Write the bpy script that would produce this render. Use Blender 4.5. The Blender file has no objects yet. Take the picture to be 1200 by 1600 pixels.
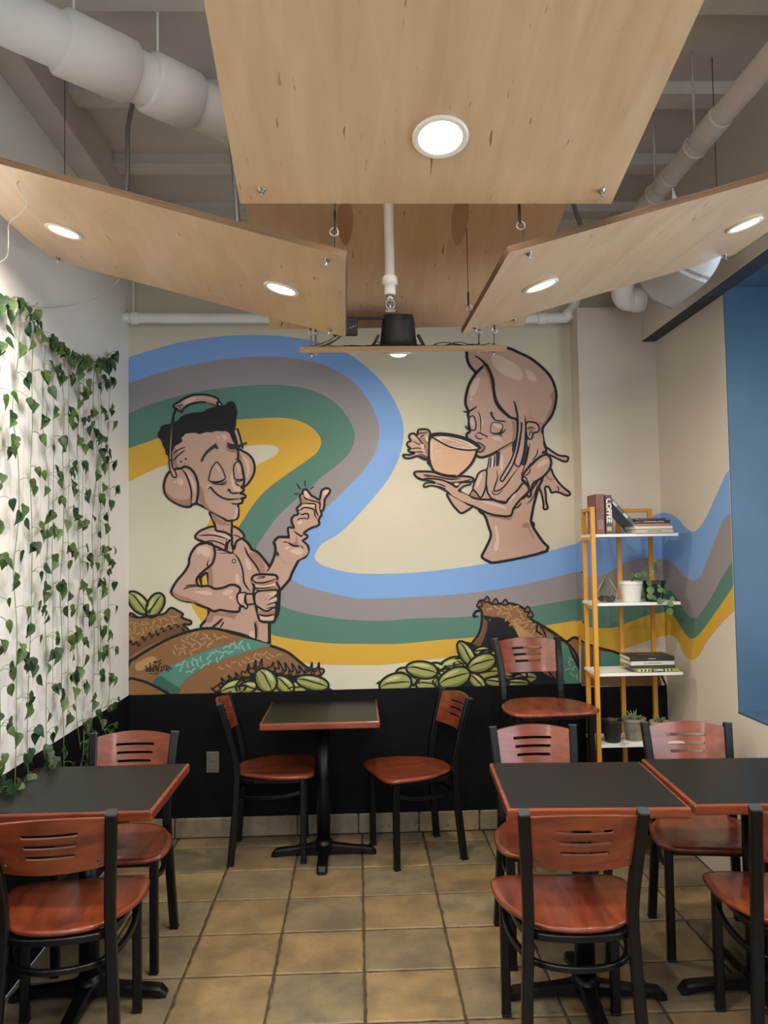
import bpy, bmesh, math, random
from mathutils import Vector, Matrix
from mathutils.geometry import tessellate_polygon
random.seed(7)
C = bpy.context.scene.collection
PI = math.pi
R = math.radians

# ---------------------------------------------------------------- camera
FPX = 1260.0
CAM = Vector((0, 0, 1.6))
_p, _y, _r = R(2.68), R(1.95), 0.0166
FWD = Vector((math.sin(_y)*math.cos(_p), math.cos(_y)*math.cos(_p), math.sin(_p)))
_r0 = Vector((math.cos(_y), -math.sin(_y), 0))
_u0 = _r0.cross(FWD)
RIGHT = _r0*math.cos(_r) - _u0*math.sin(_r)
UP = _u0*math.cos(_r) + _r0*math.sin(_r)
cam_d = bpy.data.cameras.new('camera')
cam_d.sensor_fit = 'HORIZONTAL'; cam_d.sensor_width = 36; cam_d.lens = 36*FPX/1200
cam_d.clip_start = 0.02
cam = bpy.data.objects.new('camera', cam_d); C.objects.link(cam)
M3 = Matrix((RIGHT, UP, -FWD)).transposed()
cam.matrix_world = Matrix.Translation(CAM) @ M3.to_4x4()
bpy.context.scene.camera = cam

def ray(px, py):
    return FWD*FPX + RIGHT*(px-600) + UP*(800-py)
def onY(px, py, Y):            # point of the plane y = Y seen at a pixel
    d = ray(px, py); return CAM + d*(Y/d.y)
def onX(px, py, X):
    d = ray(px, py); return CAM + d*(X/d.x)
def onZ(px, py, Z):
    d = ray(px, py); return CAM + d*((Z-1.6)/d.z)

# ---------------------------------------------------------------- world, exposure
sc = bpy.context.scene
sc.view_settings.view_transform = 'Standard'
sc.view_settings.look = 'None'
sc.view_settings.gamma = 1
sc.view_settings.use_curve_mapping = False
sc.view_settings.exposure = -0.05
w = bpy.data.worlds.new('daylight'); sc.world = w; w.use_nodes = True
bg = w.node_tree.nodes['Background']
bg.inputs['Color'].default_value = (0.62, 0.78, 1.0, 1)
bg.inputs['Strength'].default_value = 0.6

def area(name, loc, direction, size, power, color, size_y=None, spread=180, disk=False):
    l = bpy.data.lights.new(name, 'AREA')
    l.shape = 'DISK' if disk else 'RECTANGLE'
    l.size = size; l.size_y = size_y or size
    l.energy = power; l.color = color; l.spread = R(spread)
    o = bpy.data.objects.new(name, l); C.objects.link(o)
    o.location = loc
    o.rotation_euler = Vector(direction).to_track_quat('-Z', 'Y').to_euler()
    return o
WARM = (1.0, 0.90, 0.77)
COOL = (0.66, 0.82, 1.0)
# daylight of the shop front behind the camera, and of the window in the right wall
area('shopfront_daylight', (0.2, -3.3, 1.75), (0, 1, -0.03), 2.7, 46, COOL, 2.1)
area('window_daylight', (2.35, 1.9, 1.75), (-1, 0.08, -0.12), 2.2, 44, (0.84, 0.92, 1.0), 1.5)
# lamps of the rest of the room (hanging panels behind the camera)
for lx, ly in ((-0.75, 1.35), (0.75, 1.35), (-0.75, -0.4), (0.75, -0.4), (0.0, -2.0)):
    area('room_downlight_light', (lx, ly, 2.95), (0, 0.12, -1), 0.16, 17, WARM, disk=True)
LAMP_W = 11.0

# ---------------------------------------------------------------- helpers
def lin(c):
    return tuple(((v/255)/12.92 if v/255 <= .04045 else ((v/255+.055)/1.055)**2.4) for v in c)

def mat(name, rgb, rough=0.6, metal=0.0, spec=0.5, **kw):
    m = bpy.data.materials.new(name); m.use_nodes = True
    b = m.node_tree.nodes['Principled BSDF']
    b.inputs['Base Color'].default_value = (*lin(rgb), 1)
    b.inputs['Roughness'].default_value = rough
    b.inputs['Metallic'].default_value = metal
    b.inputs['Specular IOR Level'].default_value = spec
    if 'emit' in kw:
        b.inputs['Emission Color'].default_value = (*kw['emit'][0], 1)
        b.inputs['Emission Strength'].default_value = kw['emit'][1]
    if 'trans' in kw: b.inputs['Transmission Weight'].default_value = kw['trans']
    if 'ior' in kw: b.inputs['IOR'].default_value = kw['ior']
    if 'alpha' in kw: b.inputs['Alpha'].default_value = kw['alpha']
    if 'coat' in kw: b.inputs['Coat Weight'].default_value = kw['coat']; b.inputs['Coat Roughness'].default_value = kw.get('coatr', .15)
    return m

def nodes(m):
    nt = m.node_tree
    return nt, nt.nodes, nt.links, nt.nodes['Principled BSDF']

def mottled(name, c1, c2, scale=3, rough=.8, detail=4, bump=0.0, bscale=60, stretch=(1, 1, 1), lo=.35, hi=.65, spec=.4, coords='Object', **kw):
    m = mat(name, c1, rough, spec=spec, **kw)
    nt, N, L, b = nodes(m)
    tc = N.new('ShaderNodeTexCoord'); mp = N.new('ShaderNodeMapping')
    mp.inputs['Scale'].default_value = stretch
    L.new(tc.outputs[coords], mp.inputs[0])
    n = N.new('ShaderNodeTexNoise'); n.inputs['Scale'].default_value = scale; n.inputs['Detail'].default_value = detail
    L.new(mp.outputs[0], n.inputs['Vector'])
    r = N.new('ShaderNodeValToRGB')
    r.color_ramp.elements[0].position = lo; r.color_ramp.elements[1].position = hi
    r.color_ramp.elements[0].color = (*lin(c1), 1); r.color_ramp.elements[1].color = (*lin(c2), 1)
    L.new(n.outputs['Fac'], r.inputs[0]); L.new(r.outputs[0], b.inputs['Base Color'])
    if bump:
        n2 = N.new('ShaderNodeTexNoise'); n2.inputs['Scale'].default_value = bscale; n2.inputs['Detail'].default_value = 5
        L.new(mp.outputs[0], n2.inputs['Vector'])
        bp = N.new('ShaderNodeBump'); bp.inputs['Strength'].default_value = bump; bp.inputs['Distance'].default_value = .004
        L.new(n2.outputs['Fac'], bp.inputs['Height']); L.new(bp.outputs[0], b.inputs['Normal'])
    return m

def wood(name, c1, c2, rough=.35, grain=(1, 14, 14), scale=4, marks=None, coat=0.0):
    """long-grain wood; grain runs along the axis with the small number"""
    m = mat(name, c1, rough, coat=coat)
    nt, N, L, b = nodes(m)
    tc = N.new('ShaderNodeTexCoord'); mp = N.new('ShaderNodeMapping'); mp.inputs['Scale'].default_value = grain
    oi = N.new('ShaderNodeObjectInfo'); ad = N.new('ShaderNodeVectorMath'); ad.operation = 'ADD'
    mul = N.new('ShaderNodeMath'); mul.operation = 'MULTIPLY'; mul.inputs[1].default_value = 9
    L.new(oi.outputs['Random'], mul.inputs[0])
    L.new(tc.outputs['Object'], ad.inputs[0]); L.new(mul.outputs[0], ad.inputs[1]); L.new(ad.outputs[0], mp.inputs[0])
    n = N.new('ShaderNodeTexNoise'); n.inputs['Scale'].default_value = scale; n.inputs['Detail'].default_value = 6
    n.inputs['Distortion'].default_value = .6
    L.new(mp.outputs[0], n.inputs['Vector'])
    r = N.new('ShaderNodeValToRGB')
    r.color_ramp.elements[0].position = .3; r.color_ramp.elements[1].position = .7
    r.color_ramp.elements[0].color = (*lin(c1), 1); r.color_ramp.elements[1].color = (*lin(c2), 1)
    L.new(n.outputs['Fac'], r.inputs[0])
    out = r.outputs[0]
    if marks:                                   # short dark mineral streaks
        mp2 = N.new('ShaderNodeMapping'); mp2.inputs['Scale'].default_value = tuple(g*1.6 for g in grain)
        L.new(ad.outputs[0], mp2.inputs[0])
        n2 = N.new('ShaderNodeTexNoise'); n2.inputs['Scale'].default_value = scale*2.2; n2.inputs['Detail'].default_value = 2
        L.new(mp2.outputs[0], n2.inputs['Vector'])
        r2 = N.new('ShaderNodeValToRGB'); r2.color_ramp.elements[0].position = .70; r2.color_ramp.elements[1].position = .76
        L.new(n2.outputs['Fac'], r2.inputs[0])
        mx = N.new('ShaderNodeMixRGB'); mx.inputs[2].default_value = (*lin(marks), 1)
        L.new(r2.outputs[0], mx.inputs[0]); L.new(out, mx.inputs[1]); out = mx.outputs[0]
    L.new(out, b.inputs['Base Color'])
    return m

def link(name, me, mats, parent=None, world=False):
    for m in (mats if isinstance(mats, (list, tuple)) else [mats]):
        me.materials.append(m)
    o = bpy.data.objects.new(name, me); C.objects.link(o)
    if parent is not None:
        o.parent = parent
        if world: me.transform(Matrix.Translation(-parent_world(parent)))
    return o
def parent_world(p):
    v = Vector((0, 0, 0))
    while p: v += p.location; p = p.parent
    return v
def obj(name, bm, mats, parent=None, world=False, smooth=None):
    me = bpy.data.meshes.new(name)
    bmesh.ops.recalc_face_normals(bm, faces=bm.faces)
    bm.to_mesh(me); bm.free()
    o = link(name, me, mats, parent, world)
    if smooth is not None:
        me.polygons.foreach_set('use_smooth', [True]*len(me.polygons))
        if smooth: me.set_sharp_from_angle(angle=R(smooth))
    return o
def thing(name, label, cat, loc=(0, 0, 0), rz=0, group=None):
    o = bpy.data.objects.new(name, None); C.objects.link(o)
    o.empty_display_size = .05
    o.location = loc; o.rotation_euler = (0, 0, rz)
    o['label'] = label; o['category'] = cat
    if group: o['group'] = group
    return o
def tag(o, label, cat, group=None):
    o['label'] = label; o['category'] = cat
    if group: o['group'] = group
    return o
def struct(o):
    o['kind'] = 'structure'; return o
def dup(root, loc, rz, label, group=None):
    r = root.copy(); C.objects.link(r); r.location = loc; r.rotation_euler = (0, 0, rz)
    r['label'] = label
    if group: r['group'] = group
    def rec(a, b):
        for ch in list(a.children):
            c = ch.copy(); C.objects.link(c); c.parent = b; rec(ch, c)
    rec(root, r)
    return r

def box(bm, c, s, bev=0.0, seg=2, rot=None, mi=0):
    mt = Matrix.Translation(c) @ (rot.to_4x4() if rot else Matrix.Identity(4)) @ Matrix.Diagonal((*s, 1))
    g = bmesh.ops.create_cube(bm, size=1, matrix=mt)
    vs = g['verts']
    fs = list({f for v in vs for f in v.link_faces})
    for f in fs: f.material_index = mi
    if bev:
        es = list({e for v in vs for e in v.link_edges})
        r = bmesh.ops.bevel(bm, geom=es, offset=bev, segments=seg, affect='EDGES', profile=.5)
        for f in r['faces']: f.material_index = mi
def frames(path):
    path = [Vector(p) for p in path]; out = []; up = None
    for i, p in enumerate(path):
        if i == 0: t = path[1]-p
        elif i == len(path)-1: t = p-path[i-1]
        else: t = (path[i+1]-p).normalized() + (p-path[i-1]).normalized()
        t.normalize()
        if up is None:
            a = Vector((0, 0, 1)) if abs(t.z) < .9 else Vector((0, 1, 0))
            up = (a - t*a.dot(t)).normalized()
        else: up = (up - t*up.dot(t)).normalized()
        out.append((p, t, up, t.cross(up)))
    return out
def tube(bm, path, r, seg=8, cap=True, mi=0):
    rings = []
    n = len(path)
    for i, (p, t, u, v) in enumerate(frames(path)):
        rr = r[i] if isinstance(r, (list, tuple)) else r
        rings.append([bm.verts.new(Vector(p) + (u*math.cos(2*PI*k/seg) + v*math.sin(2*PI*k/seg))*rr) for k in range(seg)])
    for a, b in zip(rings, rings[1:]):
        for k in range(seg):
            f = bm.faces.new((a[k], a[(k+1) % seg], b[(k+1) % seg], b[k])); f.material_index = mi; f.smooth = True
    if cap:
        for q in (rings[0][::-1], rings[-1]):
            f = bm.faces.new(q); f.material_index = mi
def bar(bm, path, wx, wy, side=Vector((1, 0, 0)), mi=0, bev=0):
    """rectangular-section bar along a path; side = direction of the width wx"""
    rings = []
    path = [Vector(p) for p in path]
    for i, p in enumerate(path):
        if i == 0: t = path[1]-p
        elif i == len(path)-1: t = p-path[i-1]
        else: t = (path[i+1]-p).normalized() + (p-path[i-1]).normalized()
        t.normalize(); u = (side - t*side.dot(t)).normalized(); v = t.cross(u)
        a, b, c = wx/2, wy/2, min(wx, wy)*.14
        pts = [(a-c, b), (a, b-c), (a, -b+c), (a-c, -b), (-a+c, -b), (-a, -b+c), (-a, b-c), (-a+c, b)]
        rings.append([bm.verts.new(p + u*x + v*y) for x, y in pts])
    for a, b in zip(rings, rings[1:]):
        for k in range(8):
            f = bm.faces.new((a[k], a[(k+1) % 8], b[(k+1) % 8], b[k])); f.material_index = mi
    f = bm.faces.new(rings[0][::-1]); f.material_index = mi
    f = bm.faces.new(rings[-1]); f.material_index = mi
def lathe(bm, prof, seg=24, c=(0, 0, 0), mi=0, axis=None, cap=True):
    c = Vector(c); rings = []
    q = Vector((0, 0, 1)).rotation_difference(Vector(axis)) if axis else None
    for r, z in prof:
        ring = []
        for k in range(seg):
            v = Vector((r*math.cos(2*PI*k/seg), r*math.sin(2*PI*k/seg), z))
            if q: v = q @ v
            ring.append(bm.verts.new(c+v))
        rings.append(ring)
    for a, b in zip(rings, rings[1:]):
        for k in range(seg):
            f = bm.faces.new((a[k], a[(k+1) % seg], b[(k+1) % seg], b[k])); f.material_index = mi; f.smooth = True
    if cap:
        f = bm.faces.new(rings[0][::-1]); f.material_index = mi
        f = bm.faces.new(rings[-1]); f.material_index = mi
def prism(bm, pts, z0, z1, mi=0, bev=0, seg=2):
    lo = [bm.verts.new((x, y, z0)) for x, y in pts]; hi = [bm.verts.new((x, y, z1)) for x, y in pts]
    n = len(pts); fs = []
    for k in range(n): fs.append(bm.faces.new((lo[k], lo[(k+1) % n], hi[(k+1) % n], hi[k])))
    ft = bm.faces.new(hi); fb = bm.faces.new(lo[::-1]); fs += [ft, fb]
    for f in fs: f.material_index = mi
    if bev:
        es = list(set(ft.edges) | set(fb.edges))
        r = bmesh.ops.bevel(bm, geom=es, offset=bev, segments=seg, affect='EDGES', profile=.5)
        for f in r['faces']: f.material_index = mi; f.smooth = True
def crom(pts, closed=False, n=5):
    """Catmull-Rom through points of any dimension"""
    P = [Vector(p) for p in pts]; m = len(P)
    if m < 3: return P
    out = []
    rng = range(m) if closed else range(m-1)
    for i in rng:
        if closed: a, b, c, d = P[(i-1) % m], P[i], P[(i+1) % m], P[(i+2) % m]
        else: a, b, c, d = P[max(i-1, 0)], P[i], P[i+1], P[min(i+2, m-1)]
        for k in range(n):
            t = k/n
            out.append(.5*((2*b) + (c-a)*t + (2*a-5*b+4*c-d)*t*t + (3*b-a-3*c+d)*t**3))
    if not closed: out.append(P[-1])
    return out
def quad(bm, a, b, c, d, mi=0):
    f = bm.faces.new([bm.verts.new(p) for p in (a, b, c, d)]); f.material_index = mi; return f
def text_mesh(body, size, depth=.0006, align='CENTER', bold=0):
    cu = bpy.data.curves.new('lettering', 'FONT'); cu.body = body; cu.size = size
    cu.extrude = depth; cu.align_x = align; cu.align_y = 'CENTER'; cu.offset = bold
    cu.resolution_u = 3
    o = bpy.data.objects.new('lettering', cu); C.objects.link(o)
    dg = bpy.context.evaluated_depsgraph_get()
    me = bpy.data.meshes.new_from_object(o.evaluated_get(dg))
    bpy.data.objects.remove(o)
    return me
# ================================================================ THE ROOM
YB = 4.66; YS = 4.50; ZC = 3.60; YREAR = -3.5
XL = onY(201, 780, YB).x; XS = onY(907.5, 700, YS).x; XR = onY(1029.5, 700, YS).x
YN = onX(1138, 700, XR).y                      # far jamb of the window recess in the right wall
M_cream = mottled('cream wall paint', (205, 199, 178), (211, 205, 184), 2, .72, bump=.05)
M_beige = mottled('beige wall paint', (206, 197, 184), (212, 203, 190), 2, .75, bump=.08)
M_white = mottled('white wall paint', (238, 236, 232), (242, 240, 236), 2, .7, bump=.06)
M_black = mottled('black wall paint', (7, 8, 11), (10, 11, 15), 6, .7, bump=.08, spec=.2)
M_ceil = mottled('painted concrete', (206, 202, 198), (216, 212, 208), 3, .85, bump=.35, bscale=25)
M_navy = mottled('navy recess paint', (54, 82, 104), (60, 90, 112), 3, .45)
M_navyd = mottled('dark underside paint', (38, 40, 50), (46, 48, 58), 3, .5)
M_grout = mottled('dark grout', (70, 56, 44), (88, 72, 56), 30, .95)

def slab(name, lo, hi, m, parent=None):
    bm = bmesh.new(); c = [(a+b)/2 for a, b in zip(lo, hi)]; s = [b-a for a, b in zip(lo, hi)]
    box(bm, c, s)
    o = obj(name, bm, m, parent)
    return o
floor_o = struct(slab('floor', (XL, YREAR, -.06), (XR+.9, YB+.15, -.006), M_grout))
struct(slab('ceiling', (XL-.1, YREAR, ZC), (XR+1.0, YB+.2, ZC+.1), M_ceil))
struct(slab('wall_back', (XL-.1, YB, 0), (XR+.1, YB+.12, ZC), M_cream))
struct(slab('wall_left', (XL-.12, YREAR, 0), (XL, YB, ZC), M_white))
# chase (shallow projecting piece of wall) beside the mural
chase = slab('trim_1', (XS, YS, 0), (XR, YB-.001, 2.96), M_beige); struct(chase)
# right wall: solid beyond the recess, low wall below the sill, and the rest behind the camera
bm = bmesh.new()
box(bm, (XR+.5, (YN+YB)/2, ZC/2), (1.0, YB-YN, ZC))
box(bm, (XR+.5, (0.2+YN)/2, .83/2), (1.0, YN-.2, .83))
box(bm, (XR+.5, (0.2+YREAR)/2, ZC/2), (1.0, .2-YREAR, ZC))
box(bm, (XR+.5, (0.2+YN)/2, (2.80+ZC)/2), (1.0, YN-.2, ZC-2.80))
struct(obj('wall_right', bm, M_beige))
# navy lining of the recess and its window
lin_o = bmesh.new()
box(lin_o, (XR+.501, YN-.004, 1.815), (.998, .008, 1.97))
box(lin_o, (XR+.5, (YN+.2)/2, .834), (1.0, YN-.2, .008))
box(lin_o, (XR+.5, (YN+.2)/2, 2.796), (1.0, YN-.2, .008))
box(lin_o, (XR+.503, .204, 1.815), (.994, .008, 1.97))
struct(obj('trim_2', lin_o, M_navy))
M_frame = mat('white window frame', (70, 74, 80), .4)
bm = bmesh.new()
for z in (.86, 2.76): box(bm, (XR+.93, 1.9, z), (.05, 3.38, .05), .004)
for y in (.24, 1.34, 2.46, 3.56): box(bm, (XR+.93, y, 1.81), (.05, .05, 1.9), .004)
wf = struct(obj('window_1', bm, M_frame))
M_glass = mat('window glass', (255, 255, 255), .02, trans=1.0, ior=1.02)
for i in range(3):
    bm = bmesh.new(); box(bm, (XR+.93, .79+i*1.11, 1.81), (.006, 1.06, 1.85)); obj('pane', bm, M_glass, wf)
# bulkhead along the right wall under the ceiling: beige face, dark underside
_c = onY(1003, 533, YS); z_b = _c.z; xb = _c.x
bm = bmesh.new(); box(bm, ((xb+XR)/2, (YREAR+YS)/2, (z_b+3.05)/2), (XR-xb-.001, YS-YREAR, 3.05-z_b))
bl = struct(obj('trim_3', bm, M_beige))
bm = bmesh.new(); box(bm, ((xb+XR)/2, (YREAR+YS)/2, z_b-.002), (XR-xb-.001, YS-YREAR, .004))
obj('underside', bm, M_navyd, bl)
# rear wall with the shop front opening
bm = bmesh.new()
box(bm, (0.2, YREAR-.06, .3), (3.4, .12, .6)); box(bm, (0.2, YREAR-.06, 3.25), (3.4, .12, .7))
box(bm, (-1.25, YREAR-.06, 1.8), (.3, .12, 3.6)); box(bm, (1.7, YREAR-.06, 1.8), (.3, .12, 3.6))
struct(obj('wall_rear', bm, M_beige))

# black wainscot paint band
def wl(px, py, Y=YB): return onY(px, py, Y)
a = wl(201, 1086); b = wl(893, 1068)
bm = bmesh.new()
zz = lambda x: a.z + (b.z-a.z)*(x-a.x)/(b.x-a.x)
def hexa(bm, pts8, mi=0):
    v = [bm.verts.new(p) for p in pts8]
    for f in ((0, 1, 2, 3), (7, 6, 5, 4), (0, 4, 5, 1), (1, 5, 6, 2), (2, 6, 7, 3), (3, 7, 4, 0)):
        q = bm.faces.new([v[k] for k in f]); q.material_index = mi
def front_panel(bm, x0, x1, z0, za, zb_, Y, t=.003):
    hexa(bm, [(x0, Y, z0), (x1, Y, z0), (x1, Y, zb_), (x0, Y, za), (x0, Y-t, z0), (x1, Y-t, z0), (x1, Y-t, zb_), (x0, Y-t, za)])
front_panel(bm, XL+.0035, XS, 0, zz(XL), zz(XS), YB, .0125)
struct(obj('trim_4', bm, M_black))
bm = bmesh.new(); box(bm, (XL+.0015, (YREAR+YB)/2, zz(XL)/2), (.003, YB-YREAR, zz(XL)))
struct(obj('trim_5', bm, M_black))
zw = wl(985, 1072, YS).z
bm = bmesh.new()
front_panel(bm, XS-.003, onY(1042, 1080, YS).x, 0, zw, zw, YS)
box(bm, (XS-.0015, (YS+YB)/2, zw/2), (.003, YB-YS, zw))
struct(obj('trim_6', bm, M_black))

# floor tiles
M_tile = mat('travertine tile', (170, 140, 100), .5)
nt, N, L, b_ = nodes(M_tile)
oi = N.new('ShaderNodeObjectInfo'); tc = N.new('ShaderNodeTexCoord')
ge = N.new('ShaderNodeNewGeometry')
n1 = N.new('ShaderNodeTexNoise'); n1.inputs['Scale'].default_value = 5.5; n1.inputs['Detail'].default_value = 6; n1.inputs['Roughness'].default_value = .62
n2 = N.new('ShaderNodeTexNoise'); n2.inputs['Scale'].default_value = 48; n2.inputs['Detail'].default_value = 3
mpp = N.new('ShaderNodeMapping'); mpp.inputs['Scale'].default_value = (1, 2.2, 1)
L.new(ge.outputs['Position'], n1.inputs['Vector']); L.new(ge.outputs['Position'], mpp.inputs[0]); L.new(mpp.outputs[0], n2.inputs['Vector'])
r1 = N.new('ShaderNodeValToRGB'); r1.color_ramp.elements[0].position = .35; r1.color_ramp.elements[1].position = .68
r1.color_ramp.elements[0].color = (.62, .62, .64, 1); r1.color_ramp.elements[1].color = (1.12, 1.06, .98, 1)
L.new(n1.outputs['Fac'], r1.inputs[0])
mx = N.new('ShaderNodeMixRGB'); mx.blend_type = 'MULTIPLY'; mx.inputs[0].default_value = 1
L.new(oi.outputs['Color'], mx.inputs[1]); L.new(r1.outputs[0], mx.inputs[2])
r2 = N.new('ShaderNodeValToRGB'); r2.color_ramp.elements[0].position = .675; r2.color_ramp.elements[1].position = .71
L.new(n2.outputs['Fac'], r2.inputs[0])
mx2 = N.new('ShaderNodeMixRGB'); mx2.inputs[2].default_value = (*lin((96, 70, 44)), 1)
L.new(r2.outputs[0], mx2.inputs[0]); L.new(mx.outputs[0], mx2.inputs[1]); L.new(mx2.outputs[0], b_.inputs['Base Color'])
bp = N.new('ShaderNodeBump'); bp.inputs['Strength'].default_value = .25; bp.inputs['Distance'].default_value = .004
L.new(n1.outputs['Fac'], bp.inputs['Height']); L.new(bp.outputs[0], b_.inputs['Normal'])

def tile_mesh(w, h, seed, rag=.0022):
    rnd = random.Random(seed); bm = bmesh.new(); pts = []
    n = 9
    c = [(-w/2, -h/2), (w/2, -h/2), (w/2, h/2), (-w/2, h/2)]
    for i in range(4):
        a, b = c[i], c[(i+1) % 4]
        for k in range(n):
            t = k/n; x = a[0]+(b[0]-a[0])*t; y = a[1]+(b[1]-a[1])*t
            s = 1 - abs(rnd.gauss(0, rag))/(w/2)
            if k == 0: s = .985
            pts.append((x*s, y*s))
    lo = [bm.verts.new((x, y, -.008)) for x, y in pts]
    m1 = [bm.verts.new((x, y, -.003)) for x, y in pts]
    hi = [bm.verts.new((x*(1-.006/w*2), y*(1-.006/h*2), 0)) for x, y in pts]
    q = len(pts)
    for A, B in ((lo, m1), (m1, hi)):
        for k in range(q): bm.faces.new((A[k], A[(k+1) % q], B[(k+1) % q], B[k]))
    bm.faces.new(hi)
    me = bpy.data.meshes.new('tile'); bmesh.ops.recalc_face_normals(bm, faces=bm.faces); bm.to_mesh(me); bm.free()
    me.materials.append(M_tile); return me
TX, TY = .3435, .3355
TV = [tile_mesh(TX-.007, TY-.007, s) for s in range(5)]
TP = tile_mesh(TX-.007, .148, 11)
warm = [(164, 142, 104), (158, 136, 100), (163, 144, 108)]; cool = [(144, 133, 106), (138, 128, 104), (150, 136, 108)]
x0 = .004
for j in range(-1, 12):
    for i in range(-4, 7):
        cx = x0 + (i+.5)*TX
        if cx < XL-TX*.4 or cx > XR+TX*.2: continue
        l, r = max(cx-TX/2, XL), min(cx+TX/2, XR)
        if r-l < .03: continue
        cut = (r-l) < TX-.01
        if j == -1:
            cy = 4.490+.077
            me = TP if not cut else tile_mesh(r-l-.007, .148, 50+i)
        else:
            cy = 4.490-(j+.5)*TY
            me = TV[(i*3+j*2) % 5] if not cut else tile_mesh(r-l-.007, TY-.007, 70+i+j*9)
        o = bpy.data.objects.new('tile', me); C.objects.link(o); o.parent = floor_o
        o.location = ((l+r)/2, cy, random.uniform(-.0008, .0004))
        pal = warm if (i+j) % 2 == (0 if random.random() < .85 else 1) else cool
        k = random.uniform(.84, .96)
        o.color = (*[v*k for v in lin(random.choice(pal))], 1)
# tile skirting along the back wall
hz = onY(500, 1270, YB).z
bm = bmesh.new(); box(bm, ((XL+XS)/2, YB-.012, hz/2-.003), (XS-XL, .010, hz-.006))
bb = struct(obj('baseboard_back', bm, M_grout))
bmt = tile_mesh(TX-.006, hz-.006, 33, .0010)
xx = x0-.02
for i in range(-4, 4):
    l, r = max(xx+i*TX, XL), min(xx+(i+1)*TX, XS)
    if r-l < .02: continue
    me = bmt if r-l > TX-.01 else tile_mesh(r-l-.006, hz-.006, 90+i, .001)
    o = bpy.data.objects.new('tile', me); C.objects.link(o); o.parent = bb
    o.location = ((l+r)/2, YB-.0255, hz/2); o.rotation_euler = (PI/2, 0, 0)
    o.color = (*lin(random.choice(((166, 150, 124), (150, 140, 118), (172, 152, 118)))), 1)

# ceiling joists, beam along the left wall
M_joist = mottled('painted steel', (214, 210, 204), (222, 218, 212), 8, .7, bump=.3, bscale=30)
for k, (Y, w_) in enumerate(((4.60, .11), (4.03, .11), (3.40, .12), (2.77, .12), (2.14, .12), (1.51, .12))):
    bm = bmesh.new()
    box(bm, (.2, Y, ZC-.025), (3.0, w_-.012, .05)); box(bm, (.2, Y, ZC-.054), (3.0, w_, .01), .002)
    tag(obj('ceiling_joist', bm, M_joist), ['painted steel ceiling joist hugging the mural wall', 'painted steel ceiling joist second from the mural wall',
        'painted steel ceiling joist third from the mural wall', 'painted steel ceiling joist fourth from the mural wall',
        'painted steel ceiling joist fifth from the mural wall', 'painted steel ceiling joist nearest the camera'][k], 'joist', 'ceiling joists')
bm = bmesh.new(); box(bm, (XL+.06, (YREAR+YB)/2, ZC-.10), (.12, YB-YREAR, .2), .004)
struct(obj('trim_7', bm, M_ceil))
# ================================================================ HANGING PANELS, PIPES
M_maple = wood('clear maple plywood', (202, 168, 130), (216, 185, 148), .33, (9, 1.2, 9), 2.2, (150, 110, 76), coat=.25)
M_ply = wood('plywood edge', (74, 52, 34), (110, 82, 54), .75, (1.5, 1.5, 90), 3)
M_ply_lit = wood('lit plywood edge', (142, 104, 66), (176, 138, 96), .6, (1.5, 1.5, 90), 3)  # same plywood edge, lightened: light on the small panel's edge painted in
M_zinc = mat('zinc plated steel', (190, 190, 192), .3, 1.0)
M_cable = mat('dark steel cable', (70, 66, 62), .5, .8)
M_trim = mat('white lamp trim', (238, 230, 214), .4)
M_lens = mat('glowing lamp lens', (255, 250, 240), .4, emit=((1.0, .90, .76), 9.0))
M_pipe = mottled('white pipe jacket', (236, 236, 234), (242, 242, 240), 5, .55, bump=.1)
M_pipeg = mottled('painted pipe', (206, 198, 190), (216, 208, 200), 5, .5)
M_flex = mat('flexible steel conduit', (150, 150, 150), .35, .9)
M_can = mat('black lamp housing', (28, 31, 36), .5)
M_wire = mat('clear plastic wire', (205, 200, 188), .3)

def ring_torus(bm, c, R_, r, u, v, n=14, k=6, mi=0):
    c = Vector(c); pts = [c + u*(R_*math.cos(2*PI*i/n)) + v*(R_*math.sin(2*PI*i/n)) for i in range(n)]
    w_ = u.cross(v); rings = []
    for i, p in enumerate(pts):
        d = (p-c).normalized()
        rings.append([bm.verts.new(p + d*(r*math.cos(2*PI*j/k)) + w_*(r*math.sin(2*PI*j/k))) for j in range(k)])
    for i in range(n):
        a, b = rings[i], rings[(i+1) % n]
        for j in range(k):
            f = bm.faces.new((a[j], a[(j+1) % k], b[(j+1) % k], b[j])); f.smooth = True; f.material_index = mi

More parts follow.
